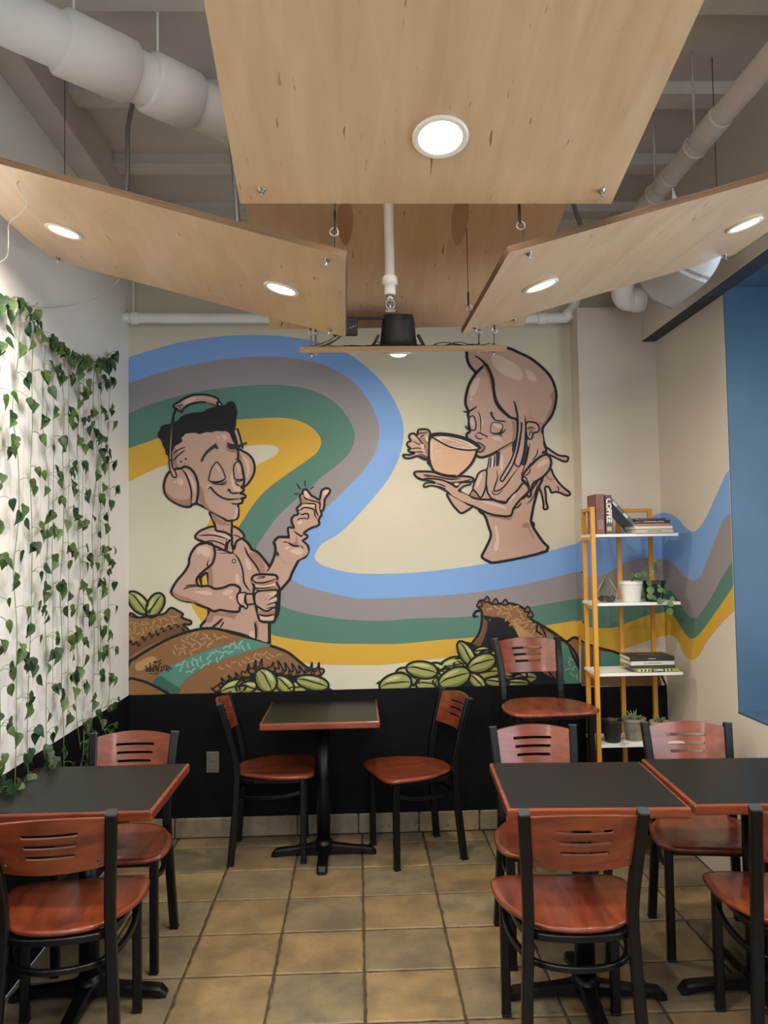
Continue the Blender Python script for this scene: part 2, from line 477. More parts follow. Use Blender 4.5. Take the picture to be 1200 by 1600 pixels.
def panel(name, label, FL, FR, ydir, L, lamps, bolts, power=1.0, thick=.019, lr=.062, edge=None):
    """FL, FR: ends of the far lower edge; ydir: direction towards the far edge; L: length."""
    X = (FR-FL); Wd = X.length; X.normalize()
    Y = ydir.normalized(); Z = X.cross(Y).normalized()
    O = (FL+FR)/2 - Y*(L/2)
    t = bpy.data.objects.new(name, None); C.objects.link(t); t.empty_display_size = .05
    Mw = Matrix((X, Y, Z)).transposed().to_4x4()      # edges follow the measured directions
    sk = X.dot(Y)                                      # the sheet is cut slightly out of square
    Yo = (Y - X*sk).normalized(); Mw = Matrix((X, Yo, Z)).transposed().to_4x4(); Mw.translation = O
    t.matrix_world = Mw
    inv = Mw.inverted()
    tag(t, label, 'ceiling panel')
    c = [inv @ p for p in (FL-Y*L, FR-Y*L, FR, FL)]
    bm = bmesh.new()
    lo = [bm.verts.new((p.x, p.y, 0)) for p in c]; hi = [bm.verts.new((p.x, p.y, thick)) for p in c]
    f = bm.faces.new(lo); f.material_index = 0; f = bm.faces.new(hi); f.material_index = 0
    for k in range(4):
        f = bm.faces.new((lo[k], lo[(k+1) % 4], hi[(k+1) % 4], hi[k])); f.material_index = 1
    obj('board', bm, [M_maple, edge or M_ply], t)
    Nw = Z
    for (px, py) in lamps:
        d = ray(px, py); s = (O-CAM).dot(Nw)/d.dot(Nw); P = inv @ (CAM + d*s)
        bm = bmesh.new()
        lathe(bm, [(lr*.78, -.0005), (lr, -.0005), (lr, -.006), (lr*.92, -.009), (lr*.78, -.006)], 32, (P.x, P.y, 0), cap=False)
        dl = obj('downlight', bm, M_trim, t, smooth=0)
        bm = bmesh.new(); lathe(bm, [(.001, -.003), (lr*.78, -.003), (lr*.78, -.0055), (.001, -.0065)], 28, (P.x, P.y, 0), cap=False)
        obj('lens', bm, M_lens, dl, smooth=0)
        bm = bmesh.new(); lathe(bm, [(lr*.85, thick), (lr*.82, thick+.05), (.045, thick+.09), (.02, thick+.1)], 20, (P.x, P.y, 0))
        box(bm, (P.x+.10, P.y, thick+.03), (.10, .08, .045), .004)
        obj('lamp_can', bm, M_can, t)
        a = area('panel_lamp_light', Mw @ Vector((P.x, P.y, -.02)), -Nw, .12, LAMP_W*power, WARM, disk=True, spread=165)
    for (bx, by) in bolts:
        if bx is None: continue
        bm = bmesh.new()
        bx_, by_ = bx, by
        lathe(bm, [(.003, -.020), (.0035, -.018), (.0035, thick+.05)], 8, (bx_, by_, 0))
        lathe(bm, [(.008, -.009), (.008, -.002), (.0115, -.002), (.0115, 0)], 6, (bx_, by_, 0))
        lathe(bm, [(.0115, thick), (.0115, thick+.002), (.008, thick+.002), (.008, thick+.009)], 6, (bx_, by_, 0))
        ring_torus(bm, (bx_, by_, thick+.063), .012, .003, Vector((1, 0, 0)), Vector((0, 0, 1)))
        obj('eye_bolt', bm, M_zinc, t)
        top = Mw @ Vector((bx_, by_, thick+.075))
        end = Vector((top.x, top.y, ZC-.001))
        bm = bmesh.new()
        a_, b_2 = inv @ top, inv @ end
        dz = (b_2-a_)
        tube(bm, [a_, a_+dz*.02, a_+dz*.5, b_2], .0016, 5)
        tube(bm, [a_-dz.normalized()*.004, a_+dz.normalized()*.05], .0042, 6)
        obj('hanging_cable', bm, M_cable, t)
    return t, Mw

def corner_bolts(w_, l, i=.055): return [(-w_/2+i, -l/2+i), (w_/2-i, -l/2+i), (w_/2-i, l/2-i), (-w_/2+i, l/2-i)]
def project(P):
    d = Vector(P)-CAM; z = d.dot(FWD); return 600+FPX*d.dot(RIGHT)/z, 800-FPX*d.dot(UP)/z
def length_to_y(Fp, yd, py):   # how far back from Fp the edge reaches image row py
    lo, hi = .2, 2.4
    for _ in range(40):
        m = (lo+hi)/2
        if project(Fp - yd*m)[1] > py: lo = m
        else: hi = m
    return m
# large panel overhead
FL, FR = onY(375, 318, 2.24), onY(955, 318.5, 2.24); yd = ray(538, 1231).normalized()
p1, m1 = panel('ceiling_panel', 'largest maple plywood panel hanging overhead with one round lamp', FL, FR, yd, 1.22, [(688, 213)],
               corner_bolts((FR-FL).length, 1.22), 1.25, lr=.072)
FL, FR = onY(423, 515, 3.86), onY(819, 509, 3.86); yd = ray(570, 1232).normalized()
p2, m2 = panel('ceiling_panel', 'maple plywood panel behind the sprinkler, half hidden by the largest panel', FL, FR, yd, 1.22, [],
               corner_bolts((FR-FL).length, 1.22))
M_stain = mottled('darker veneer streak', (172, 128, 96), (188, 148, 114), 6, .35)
N2_ = m2.to_3x3() @ Vector((0, 0, 1)); iv2 = m2.inverted()
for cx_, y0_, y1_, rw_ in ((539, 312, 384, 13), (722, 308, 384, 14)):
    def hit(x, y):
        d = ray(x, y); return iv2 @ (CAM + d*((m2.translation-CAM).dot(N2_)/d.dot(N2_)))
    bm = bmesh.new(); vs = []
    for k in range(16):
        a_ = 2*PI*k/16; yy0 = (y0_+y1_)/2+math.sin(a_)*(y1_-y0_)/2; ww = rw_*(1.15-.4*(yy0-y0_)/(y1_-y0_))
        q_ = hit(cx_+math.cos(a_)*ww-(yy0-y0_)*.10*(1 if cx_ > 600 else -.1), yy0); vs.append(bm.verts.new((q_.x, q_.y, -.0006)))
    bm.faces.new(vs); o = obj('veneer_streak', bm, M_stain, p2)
FL, FR = onY(78, 405, 3.16), onY(540, 527, 3.20); yd = ray(540, 820).normalized()
Ll = length_to_y(FR, yd, 402)
p3, m3 = panel('ceiling_panel', 'tilted plywood panel with two lamps hanging beside the ivy wall', FL, FR, yd, Ll, [(100, 360), (440, 450)],
               corner_bolts((FR-FL).length, Ll, .06), .75)
FL, FR = onY(722, 522, 3.22), onY(1148, 398, 3.24); yd = ray(558, 806).normalized()
Lr = length_to_y(FL, yd, 395)
p4, m4 = panel('ceiling_panel', 'tilted plywood panel with two lamps hanging on the bulkhead side', FL, FR, yd, Lr, [(845, 445), (1163, 350)],
               corner_bolts((FR-FL).length, Lr, .06), .75)
# small panel seen edge-on over the mural
FLn, FRn = onY(468, 551.5, 3.55), onY(792, 548.5, 3.55); yd = Vector((0, 1, .262)).normalized()
p5, m5 = panel('ceiling_panel', 'small plywood panel seen edge-on with a black lamp housing above the mural', FLn+yd*.56, FRn+yd*.56, yd, .56, [],
               corner_bolts((FRn-FLn).length, .56, .05), thick=.026, edge=M_ply_lit)
inv5 = m5.inverted(); N5 = m5.to_3x3() @ Vector((0, 0, 1))
lx5, ly5 = -.015, -.12
bm = bmesh.new(); lathe(bm, [(.055, -.0005), (.062, -.0005), (.062, -.008), (.052, -.012), (.052, -.008)], 28, (lx5, ly5, 0), cap=False)
dl = obj('downlight', bm, M_trim, p5, smooth=0)
bm = bmesh.new(); lathe(bm, [(.001, -.026), (.02, -.024), (.034, -.018), (.042, -.006)], 24, (lx5, ly5, 0), cap=False)
obj('lens', bm, M_lens, dl, smooth=0)
bm = bmesh.new()
lathe(bm, [(.105, .019), (.105, .024), (.088, .026), (.082, .06), (.076, .13), (.068, .165), (.066, .168)], 24, (lx5, ly5, 0))
for k in (-1, 1):
    box(bm, (lx5+k*.105, ly5, .05), (.012, .05, .06), .002, rot=Matrix.Rotation(-k*.5, 3, 'Y'))
obj('lamp_can', bm, M_can, p5)
bm = bmesh.new(); box(bm, (lx5-.10, ly5+.01, .152), (.24, .07, .012), .003)
box(bm, (lx5-.245, ly5+.01, .115), (.115, .10, .085), .006)
obj('junction_box', bm, M_can, p5)
def flex_path(pts, step=.006): 
    P = crom(pts, n=40); out = [P[0]]; acc = 0
    for a, b in zip(P, P[1:]):
        acc += (b-a).length
        if acc >= step: out.append(b); acc = 0
    return out
def flex(bm, pts, r, mi=0):
    P = flex_path(pts); tube(bm, P, [r*(1.0 if i % 2 else .8) for i in range(len(P))], 8, mi=mi)
bm = bmesh.new(); flex(bm, [(lx5-.19, ly5-.03, .12), (lx5-.23, ly5-.03, .105), (lx5-.31, ly5-.02, .05), (lx5-.38, ly5, .025)], .011)
obj('conduit', bm, M_flex, p5)
area('panel_lamp_light', m5 @ Vector((lx5, ly5, -.035)), -N5, .08, 10.5, (1.0, .88, .66), disk=True, spread=170)
bm = bmesh.new(); rnd = random.Random(3)
for k in range(7):
    a_ = rnd.uniform(-.40, .15); q = []
    for i in range(6): q.append((a_+i*.05+rnd.uniform(-.02, .02), -.22+rnd.uniform(-.02, .06), .021+abs(rnd.gauss(0, .008))))
    tube(bm, crom(q, n=4), .0022, 5)
obj('loose_wire', bm, M_can, p5)

# ---- pipes
def pipe_thing(label, path, r, m, collars=(), cat='pipe', seg=20, name='overhead_pipe', hang=()):
    base = Vector(path[0]); t = thing(name, label, cat, base)
    bm = bmesh.new(); tube(bm, path, r, seg); obj('pipe_run', bm, m, t, world=True)
    for (a, b, rr) in collars:
        a, b = Vector(a), Vector(b); d = (b-a)
        bm = bmesh.new()
        tube(bm, [a-d.normalized()*.012, a, b, b+d.normalized()*.012], [r*1.02, rr, rr, r*1.02], seg)
        obj('coupling', bm, m, t, world=True)
    for (p, zt) in hang:
        p = Vector(p); bm = bmesh.new()
        ring_torus(bm, p, r+.003, .005, Vector((1, 0, 0)), Vector((0, 0, 1)), 20)
        tube(bm, [p+Vector((0, 0, r+.004)), (p.x, p.y, zt)], .005, 6)
        obj('hanger', bm, m, t, world=True)
    return t
A = onZ(-75, -14, 3.27); B = onZ(362, 188, 3.27); d = (B-A); B2 = A + d*1.9
pp = lambda s: A + d*s
pipe_thing('thick white jacketed pipe with two couplings crossing the left ceiling', [A, B2], .088, M_pipe,
           [(pp(.33), pp(.56), .106), (pp(.645), pp(.815), .106)], seg=28, hang=((pp(.37), ZC), (pp(.68), ZC)))
A = onZ(1260, 24, 3.2); Bq = onZ(1000, 332, 3.2); d = Bq-A; xx_ = Bq.x
P_ = [A, pp(.5), Bq, Vector((xx_, 3.92, 3.2))]
pipe_thing('painted grey pipe running back below the ceiling on the right', crom(P_, n=6), .043, M_pipeg,
           [(pp(.40), pp(.52), .048), (pp(.74), pp(.80), .047)], hang=((pp(.56), ZC), (pp(.86), ZC)))
# elbow by the chase
e0 = onY(985, 425, 4.2)
pipe_thing('white pipe elbow dropping beside the bulkhead end', crom([(xx_, 3.925, 3.2), (xx_+.01, 4.02, 3.185), (1.40, 4.11, 3.10), (1.43, 4.17, 2.99), (1.44, 4.21, 2.945), (1.47, 4.24, 2.925), (1.51, 4.25, 2.925), (1.57, 4.25, 2.925)], n=5),
           .058, M_pipe, [((1.51, 4.25, 2.925), (1.545, 4.25, 2.925), .066)], name='pipe_elbow')
ya = YB-.075
a = onY(203, 497, ya); b = onY(862, 497, ya)
pipe_thing('slim white pipe along the top of the mural wall', crom([Vector((XL+.002, ya, a.z)), a, (a+b)/2, b, onY(884, 492, ya), onY(897, 478, ya), onY(901, 455, ya), onY(901, 400, ya)], n=5),
           .030, M_pipe, [(onY(207, 497, ya), onY(214, 497, ya), .036), (onY(842, 497.4, ya), onY(850, 497.2, ya), .035)], hang=(((a.x+.02, ya, a.z), ZC),))
# sprinkler drop
yy = 2.655; q = onY(609, 436, yy)
t = thing('sprinkler', 'fire sprinkler on a grey drop pipe in front of the mural', 'sprinkler', (q.x, yy, q.z))
bm = bmesh.new(); lathe(bm, [(.0165, 0), (.0165, ZC-q.z)], 16); obj('drop_pipe', bm, M_pipeg, t)
bm = bmesh.new(); lathe(bm, [(.017, -.055), (.019, -.048), (.019, -.02), (.026, -.018), (.026, .004), (.022, .010), (.0165, .012)], 8); obj('fitting', bm, M_pipeg, t)
bm = bmesh.new(); lathe(bm, [(.010, -.072), (.012, -.066), (.012, -.055)], 12)
for s in (-1, 1): tube(bm, crom([(s*.009, 0, -.070), (s*.014, 0, -.082), (s*.011, 0, -.096), (s*.002, 0, -.104)], n=4), .002, 6)
lathe(bm, [(.003, -.103), (.003, -.074)], 8); 
for k in range(12):
    a_ = 2*PI*k/12; box(bm, (math.cos(a_)*.013, math.sin(a_)*.013, -.107), (.010, .004, .0015), rot=Matrix.Rotation(a_, 3, 'Z'))
lathe(bm, [(.010, -.108), (.010, -.105)], 14)
obj('sprinkler_head', bm, M_zinc, t)
# flexible conduits
def conduit(label, pts, r=.010):
    bm = bmesh.new(); flex(bm, pts, r); tag(obj('flexible_conduit', bm, M_flex), label, 'conduit')
conduit('ribbed steel conduit dropping from the thick white pipe to the ivy-side panel', [onY(216, 70, 2.98), onY(208, 155, 2.96), onY(200, 200, 2.94), onY(199, 262, 2.93), onY(197, 320, 2.92), onY(196, 386, 2.92)])
conduit('ribbed steel conduit beside the edge of the largest panel', [onY(352, 150, 2.75), onY(360, 215, 2.75), onY(366, 270, 2.74), onY(371, 345, 2.74), onY(373, 408, 2.74)])
conduit('short ribbed conduit rising behind the bulkhead-side panel', [onY(893, 300, 3.1), onY(897, 322, 3.08), onY(904, 344, 3.02), onY(912, 362, 2.94)])
bm = bmesh.new(); tube(bm, crom([onY(232, 90, 3.3), onY(245, 66, 3.3), onY(270, 38, 3.2), onY(318, 6, 3.1), onY(360, -20, 3.0)], n=6), .010, 8)
tag(obj('cable', bm, M_can), 'grey cable bundle arching above the thick white pipe', 'cable')
bm = bmesh.new(); tube(bm, crom([onY(286, 88, 3.32), onY(300, 120, 3.3), onY(322, 130, 3.28), onY(345, 141, 3.25), onY(380, 150, 3.2)], n=6), .009, 8)
tube(bm, crom([onY(326, 132, 3.28), onY(325, 148, 3.27), onY(327, 160, 3.26)], n=4), .009, 8)
tag(obj('cable', bm, M_can), 'dirty black cable lying over the pipe end by the largest panel', 'cable')
# clear wires on the ivy side
def wirething(label, pts, r=.0018):
    bm = bmesh.new(); tube(bm, crom(pts, n=8), r, 5); tag(obj('clear_wire', bm, M_wire), label, 'wire')
wirething('clear wire looping from the ivy-side panel down the white wall',
          [onY(55, 266, 2.30), onY(30, 283, 2.30), onY(28, 292, 2.30), onY(42, 318, 2.32), onY(30, 335, 2.36), onY(14, 350, 2.45), onY(13, 380, 2.6), onY(10, 402, 2.75), onY(-6, 412, 2.84)])
wirething('thin clear wire running from the panel to the top of the ivy', [onY(186, 436, 3.22), onY(170, 454, 3.5), onY(150, 466, 3.68), onY(115, 476, 3.66), onX(80, 481, XL+.02), onX(50, 480, XL+.02)])
# bent plastic air deflector under the duct
M_defl = mat('frosted plastic sheet', (186, 184, 180), .25, alpha=.82)
Acv = [onX(x, y, 1.50) for x, y in ((1049, 482), (1064, 471), (1080, 459), (1098, 445), (1110, 432), (1119, 418), (1126, 402), (1128, 384), (1126, 362))]
Bcv = [onX(x, y, 1.30) for x, y in ((993, 418), (1000, 405), (1012, 392), (1024, 378), (1034, 362), (1042, 345), (1048, 328), (1050, 310), (1050, 292))]
t = thing('air_deflector', 'bent frosted plastic air deflector below the ceiling at the bulkhead', 'air deflector', Acv[0])
bm = bmesh.new(); rows = []
for a, b in zip(crom(Acv, n=3), crom(Bcv, n=3)):
    row = []
    for k in range(9):
        s = k/8; p = a.lerp(b, s); p = p + Vector((-.05, 0, -.05))*math.sin(PI*s)*.6
        row.append(p)
    rows.append(row)
for off in (0,):
    g = [[bm.verts.new(p) for p in r_] for r_ in rows]
    for i in range(len(g)-1):
        for k in range(8): fc = bm.faces.new((g[i][k], g[i+1][k], g[i+1][k+1], g[i][k+1])); fc.smooth = True; fc.material_index = 1 if i > 9 and i != 11 else 0  # upper strips brighter: light on the plastic put into the colour
o = obj('sheet', bm, [M_defl, mat('lit frosted plastic', (232, 236, 242), .35)], t, world=True)
sm = o.modifiers.new('thickness', 'SOLIDIFY'); sm.thickness = .004
bm = bmesh.new(); tube(bm, crom(Acv, n=4), .0028, 6); obj('rim', bm, M_trim, t, world=True)
# ================================================================ TABLES AND CHAIRS
M_cherry = wood('cherry stained beech', (98, 42, 24), (140, 68, 40), .30, (8, 1.5, 8), 3, coat=.35)
M_cherryx = wood('cherry stained beech across', (98, 42, 24), (140, 68, 40), .30, (1.5, 8, 8), 3, coat=.35)
M_steel = mottled('black powder coated steel', (8, 9, 12), (11, 12, 15), 20, .36, spec=.36)
M_lam = mottled('black laminate', (16, 17, 17), (22, 23, 23), 40, .42, spec=.42)
M_caps = mat('worn black plastic cap', (60, 64, 68), .3)

def even(me): return me
def make_chair(name, label, rise=0.0, back_drop=0.0, group=None):
    t = thing(name, label, 'stool' if rise else 'chair', group=group)
    hs = .455 + rise                                    # top of the seat
    # seat
    half = [(0, .212), (.09, .211), (.15, .206), (.188, .190), (.208, .160), (.213, .10), (.208, .03), (.194, -.04), (.172, -.10),
            (.146, -.148), (.112, -.182), (.066, -.204), (0, -.212)]
    half = [(x*(1.10 if y > -.05 else 1.06), y) for x, y in half]
    outl = half + [(-x, y) for x, y in half[-2:0:-1]]
    P = [tuple(v)[:2] for v in crom([(x, y, 0) for x, y in outl], closed=True, n=3)]
    bm = bmesh.new(); n = len(P); rings = []
    for s, z in ((.0, 0), (.35, 0), (.7, 0), (.9, 0), (.975, -.001), (1.0, -.007), (1.0, -.014), (.965, -.021), (.6, -.021)):
        if s == 0:
            rings.append([bm.verts.new((0, 0, hs-.009))]); continue
        ring = []
        for x, y in P:
            X, Y = x*s, y*s
            dish = -.009*max(0, 1-(X/.17)**2)*max(0, 1-((Y+.03)/.19)**2) if z > -.002 else 0
            drop = -.006*max(0, (Y-.15)/.06)
            ring.append(bm.verts.new((X, Y, hs+z+dish+drop)))
        rings.append(ring)
    for k in range(n): bm.faces.new((rings[0][0], rings[1][k], rings[1][(k+1) % n])).smooth = True
    for a, b in zip(rings[1:], rings[2:]):
        for k in range(n): bm.faces.new((a[k], b[k], b[(k+1) % n], a[(k+1) % n])).smooth = True
    bm.faces.new(rings[-1])
    obj('seat', bm, M_cherry, t)
    # seat ring
    bm = bmesh.new()
    bar(bm, [(-.168, -.10, hs-.036), (-.187, .13, hs-.036), (-.165, .165, hs-.036), (.165, .165, hs-.036), (.187, .13, hs-.036), (.168, -.10, hs-.036)], .022, .028, Vector((0, 0, 1)))
    rear = crom([(-.168, -.10, hs-.036), (-.15, -.155, hs-.036), (-.10, -.187, hs-.036), (0, -.198, hs-.036), (.10, -.187, hs-.036), (.15, -.155, hs-.036), (.168, -.10, hs-.036)], n=3)
    bar(bm, rear, .022, .028, Vector((0, 0, 1)))
    obj('seat_frame', bm, M_steel, t)
    for s in (-1, 1):                                   # front legs
        bm = bmesh.new(); bar(bm, [(s*.187, .150, 0), (s*.187, .150, hs-.024)], .031, .031)
        box(bm, (s*.187, .150, .004), (.033, .033, .008), .002)
        obj('leg', bm, M_steel, t)
    zt = .815 + rise - (.0 if not rise else .06)
    for s in (-1, 1):                                   # rear legs running up as back posts
        pts = crom([(s*.180, -.222, 0), (s*.168, -.200, (hs-.05)*.6), (s*.160, -.190, hs-.05), (s*.158, -.194, hs+.06), (s*.166, -.226, hs+.20), (s*.176, -.272, zt)], n=3)
        bm = bmesh.new(); bar(bm, pts, .034, .034)
        box(bm, (s*.180, -.222, .004), (.036, .036, .008), .002)
        o = obj('leg', bm, M_steel, t); o['label'] = 'rear leg running up as a back post'
        bm = bmesh.new(); e = pts[-1]; d = (pts[-1]-pts[-2]).normalized()
        bar(bm, [e+d*.0005, e+d*.006], .0345, .0345); obj('end_cap', bm, M_caps, o)
    # backrest of bent plywood with three slots
    z0, z1 = hs+.19-back_drop, hs+.348-back_drop
    if rise: z1 = zt-.008; z0 = z1-.160
    bm = bmesh.new()
    nx, nz = 24, 1
    th = .014
    def wid(z): return .1465 + .017*(z-z0)/(z1-z0)
    vs = {}
    top = lambda u: z1 + .016*(1-u*u)
    bot = lambda u: z0 - .004*(1-u*u)
    for f_ in (0, 1):
        for i in range(nx+1):
            u = -1+2*i/nx
            for j in range(2):
                z = top(u) if j else bot(u)
                vs[f_, i, j] = bm.verts.new((u, f_, z))
    for i in range(nx):
        bm.faces.new((vs[0, i, 0], vs[0, i+1, 0], vs[0, i+1, 1], vs[0, i, 1]))
        bm.faces.new((vs[1, i, 1], vs[1, i+1, 1], vs[1, i+1, 0], vs[1, i, 0]))
        bm.faces.new((vs[0, i, 1], vs[0, i+1, 1], vs[1, i+1, 1], vs[1, i, 1]))
        bm.faces.new((vs[1, i, 0], vs[1, i+1, 0], vs[0, i+1, 0], vs[0, i, 0]))
    for i in (0, nx):
        bm.faces.new((vs[0, i, 0], vs[0, i, 1], vs[1, i, 1], vs[1, i, 0]))
    me = bpy.data.meshes.new('blank'); bmesh.ops.recalc_face_normals(bm, faces=bm.faces); bm.to_mesh(me); bm.free()
    o1 = bpy.data.objects.new('blank', me); C.objects.link(o1)
    bm = bmesh.new(); zc = (z0+z1)/2+.008
    for q in (-1, 0, 1):
        zq = zc+q*.034; hu = (.082-.004*(1-q))/.155; rz_ = .0065; ru = rz_/.155; pts = []
        segs = 7
        for k in range(segs+1):
            a = -PI/2+PI*k/segs; pts.append((hu-ru+ru*math.cos(a), zq+rz_*math.sin(a)))
        for k in range(segs+1):
            a = PI/2+PI*k/segs; pts.append((-hu+ru+ru*math.cos(a), zq+rz_*math.sin(a)))
        # extra columns so that the slots bend with the sheet
        A_ = [bm.verts.new((x, -1, z)) for x, z in pts]; B_ = [bm.verts.new((x, 2, z)) for x, z in pts]
        m_ = len(pts)
        for k in range(m_): bm.faces.new((A_[k], A_[(k+1) % m_], B_[(k+1) % m_], B_[k]))
        bm.faces.new(A_[::-1]); bm.faces.new(B_)
    mc = bpy.data.meshes.new('cut'); bmesh.ops.recalc_face_normals(bm, faces=bm.faces); bm.to_mesh(mc); bm.free()
    o2 = bpy.data.objects.new('cut', mc); C.objects.link(o2)
    md = o1.modifiers.new('b', 'BOOLEAN'); md.object = o2; md.operation = 'DIFFERENCE'; md.solver = 'EXACT'
    dg = bpy.context.evaluated_depsgraph_get(); res = bpy.data.meshes.new_from_object(o1.evaluated_get(dg))
    bpy.data.objects.remove(o1); bpy.data.objects.remove(o2)
    bm = bmesh.new(); bm.from_mesh(res)
    for i in range(1, nx):                              # cut long slot faces into bending columns
        u = -1+2*i/nx
        bmesh.ops.bisect_plane(bm, geom=list(bm.verts)+list(bm.edges)+list(bm.faces), plane_co=(u, 0, 0), plane_no=(1, 0, 0), dist=1e-6)
    for v in bm.verts:
        u, f_, z = v.co
        k = (z-z0)/(z1-z0)
        y = -.228 - .046*k*(1.0) - .034*(1-u*u) + (th if f_ > .5 else 0) - .002
        if rise: y += .010
        v.co = (u*wid(z), y, z)
    me2 = bpy.data.meshes.new('backrest'); bm.to_mesh(me2); bm.free()
    o = link('backrest', me2, M_cherryx, t)
    for p in me2.polygons: p.use_smooth = True
    me2.set_sharp_from_angle(angle=R(35))
    for s in (-1, 1):
        bm = bmesh.new(); zq = z0+.026; u = s*.90; k = (zq-z0)/(z1-z0)
        lathe(bm, [(.0012, 0), (.0055, 0), (.0045, .003), (.001, .0035)], 10, (s*.90*wid(zq), -.230-.046*k-.034*(1-u*u)+(.010 if rise else 0)-.0005, zq), axis=(0, -1, 0))
        obj('bolt', bm, M_caps, t)
    # curved foot ring
    for zr in ([.33] if not rise else [.33]):
        pts = crom([(.187, .145, zr+.03), (.190, .05, zr+.012), (.172, -.07, zr+.003), (.135, -.155, zr), (.07, -.196, zr), (0, -.207, zr), (-.07, -.196, zr), (-.135, -.155, zr), (-.172, -.07, zr+.003), (-.190, .05, zr+.012), (-.187, .145, zr+.03)], n=4)
        bm = bmesh.new(); bar(bm, pts, .018, .018, Vector((0, 0, 1))); obj('stretcher', bm, M_steel, t)
        if rise:
            bm = bmesh.new(); bar(bm, [(-.178, .15, .22), (.178, .15, .22)], .02, .02, Vector((0, 0, 1))); obj('footrest', bm, M_steel, t)
    return t

G = None
ch = make_chair('dining_chair', 'cherry-wood chair with slotted back at the small wall table, outlet side')
ch.location = (-.455, 4.413, 0); ch.rotation_euler = (0, 0, R(-88))
dup(ch, (.262, 4.326, 0), R(107.6), 'cherry-wood chair turned outwards at the small wall table, shelf side')
dup(ch, (-.985, 3.335, 0), R(180), 'cherry-wood chair facing the camera behind the table at the ivy wall')
dup(ch, (-.962, 2.76, 0), R(6.5), 'cherry-wood chair with its back to the camera at the ivy wall table')
dup(ch, (.755, 3.275, 0), R(180), 'cherry-wood chair facing the camera in front of the bar stool')
dup(ch, (.668, 2.67, 0), R(-2.5), 'cherry-wood chair with its back to the camera, fully seen in the foreground')
dup(ch, (1.394, 3.27, 0), R(172), 'cherry-wood chair facing the camera in front of the yellow shelf')
dup(ch, (1.386, 2.635, 0), R(-9), 'cherry-wood chair cut off by the right edge, back to the camera')
st = make_chair('bar_stool', 'tall cherry-wood bar stool with slotted back against the mural wall', rise=.345)
st.location = (.942, 4.13, 0); st.rotation_euler = (0, 0, R(186))

def make_table(label, cx, cy, wx, wy, bx=None, rz=0, foot=.28, tilt=0):
    t = thing('pedestal_table', label, 'table', (cx, cy, 0), R(tilt))
    zt = .752; th = .036; e = .013
    bm = bmesh.new(); box(bm, (0, 0, zt-th/2-.0004), (wx-.002, wy-.002, th-.0008), .007, 3)
    obj('tabletop', bm, M_cherryx, t)['label'] = 'cherry-wood rim of the tabletop'
    bm = bmesh.new(); box(bm, (0, 0, zt-.0006), (wx-2*e, wy-2*e, .002)); obj('laminate', bm, M_lam, t)['label'] = 'black laminate surface'
    bx = bx or 0
    bm = bmesh.new(); lathe(bm, [(.036, .045), (.036, .70)], 24, (bx, 0, 0)); lathe(bm, [(.052, .035), (.052, .06), (.038, .085)], 24, (bx, 0, 0)); obj('column', bm, M_steel, t)
    bm = bmesh.new(); box(bm, (bx, 0, .704), (.34 if wx > .5 else .3, .06, .02), .003); box(bm, (bx, 0, .704), (.06, .34, .02), .003); obj('top_bracket', bm, M_steel, t)
    for k in range(4):
        a = k*PI/2+rz; bm = bmesh.new()
        d = Vector((math.cos(a), math.sin(a), 0)); s = Vector((-math.sin(a), math.cos(a), 0)); rings = []
        fl = foot
        for r_, w_, zl, zh in ((.02, .034, .020, .066), (.08, .028, .020, .056), (.16, .026, .018, .046), (fl-.05, .027, .012, .040), (fl-.022, .027, .002, .036), (fl, .022, .002, .016)):
            c = Vector((bx, 0, 0))+d*r_
            rings.append([bm.verts.new(c+s*w_+Vector((0, 0, zl))), bm.verts.new(c+s*w_+Vector((0, 0, zh-.008))), bm.verts.new(c+s*(w_-.008)+Vector((0, 0, zh))),
                          bm.verts.new(c-s*(w_-.008)+Vector((0, 0, zh))), bm.verts.new(c-s*w_+Vector((0, 0, zh-.008))), bm.verts.new(c-s*w_+Vector((0, 0, zl)))])
        for A_, B_ in zip(rings, rings[1:]):
            for q in range(6): bm.faces.new((A_[q], A_[(q+1) % 6], B_[(q+1) % 6], B_[q]))
        bm.faces.new(rings[0]); bm.faces.new(rings[-1][::-1])
        lathe(bm, [(.013, .0), (.013, .006)], 10, Vector((bx, 0, 0))+d*(fl-.03))
        obj('foot', bm, M_steel, t)
    return t
make_table('small square black-topped table against the mural wall', -.198, 4.342, .60, .60, foot=.275)
make_table('square black-topped table against the ivy wall', XL+.312, 3.03, .61, .60)
make_table('square black-topped table in front of the bar stool, nearer the aisle', .788, 2.915, .595, .575, tilt=-3.5)
make_table('square black-topped table nearest the right wall', 1.388, 2.915, .575, .585, bx=.02, tilt=-3)

# outlet plate
oc = onY(333, 1190, YB-.005)
t = thing('wall_outlet', 'steel duplex outlet plate on the black wall below the mural', 'outlet', (oc.x, YB-.013, oc.z))
bm = bmesh.new(); box(bm, (0, -.003, 0), (.072, .006, .117), .0022); obj('plate', bm, mat('brushed steel plate', (150, 142, 128), .4, .7), t)
Mo = mat('ivory outlet face', (128, 120, 106), .45); Mk = mat('dark slot', (14, 14, 14), .6)
for s in (-1, 1):
    bm = bmesh.new(); lathe(bm, [(.016, 0), (.016, .003), (.0145, .004)], 20, (0, -.0055, s*.021), axis=(0, -1, 0)); so = obj('socket', bm, Mo, t)
    bm = bmesh.new()
    for q in (-1, 1): box(bm, (q*.006, -.0100, s*.021+.004), (.0022, .001, .008))
    lathe(bm, [(.0026, 0), (.0026, .001)], 10, (0, -.0095, s*.021-.007), axis=(0, -1, 0)); obj('slot', bm, Mk, so)
bm = bmesh.new(); lathe(bm, [(.003, 0), (.003, .0012)], 10, (0, -.006, 0), axis=(0, -1, 0)); obj('screw', bm, Mk, t)
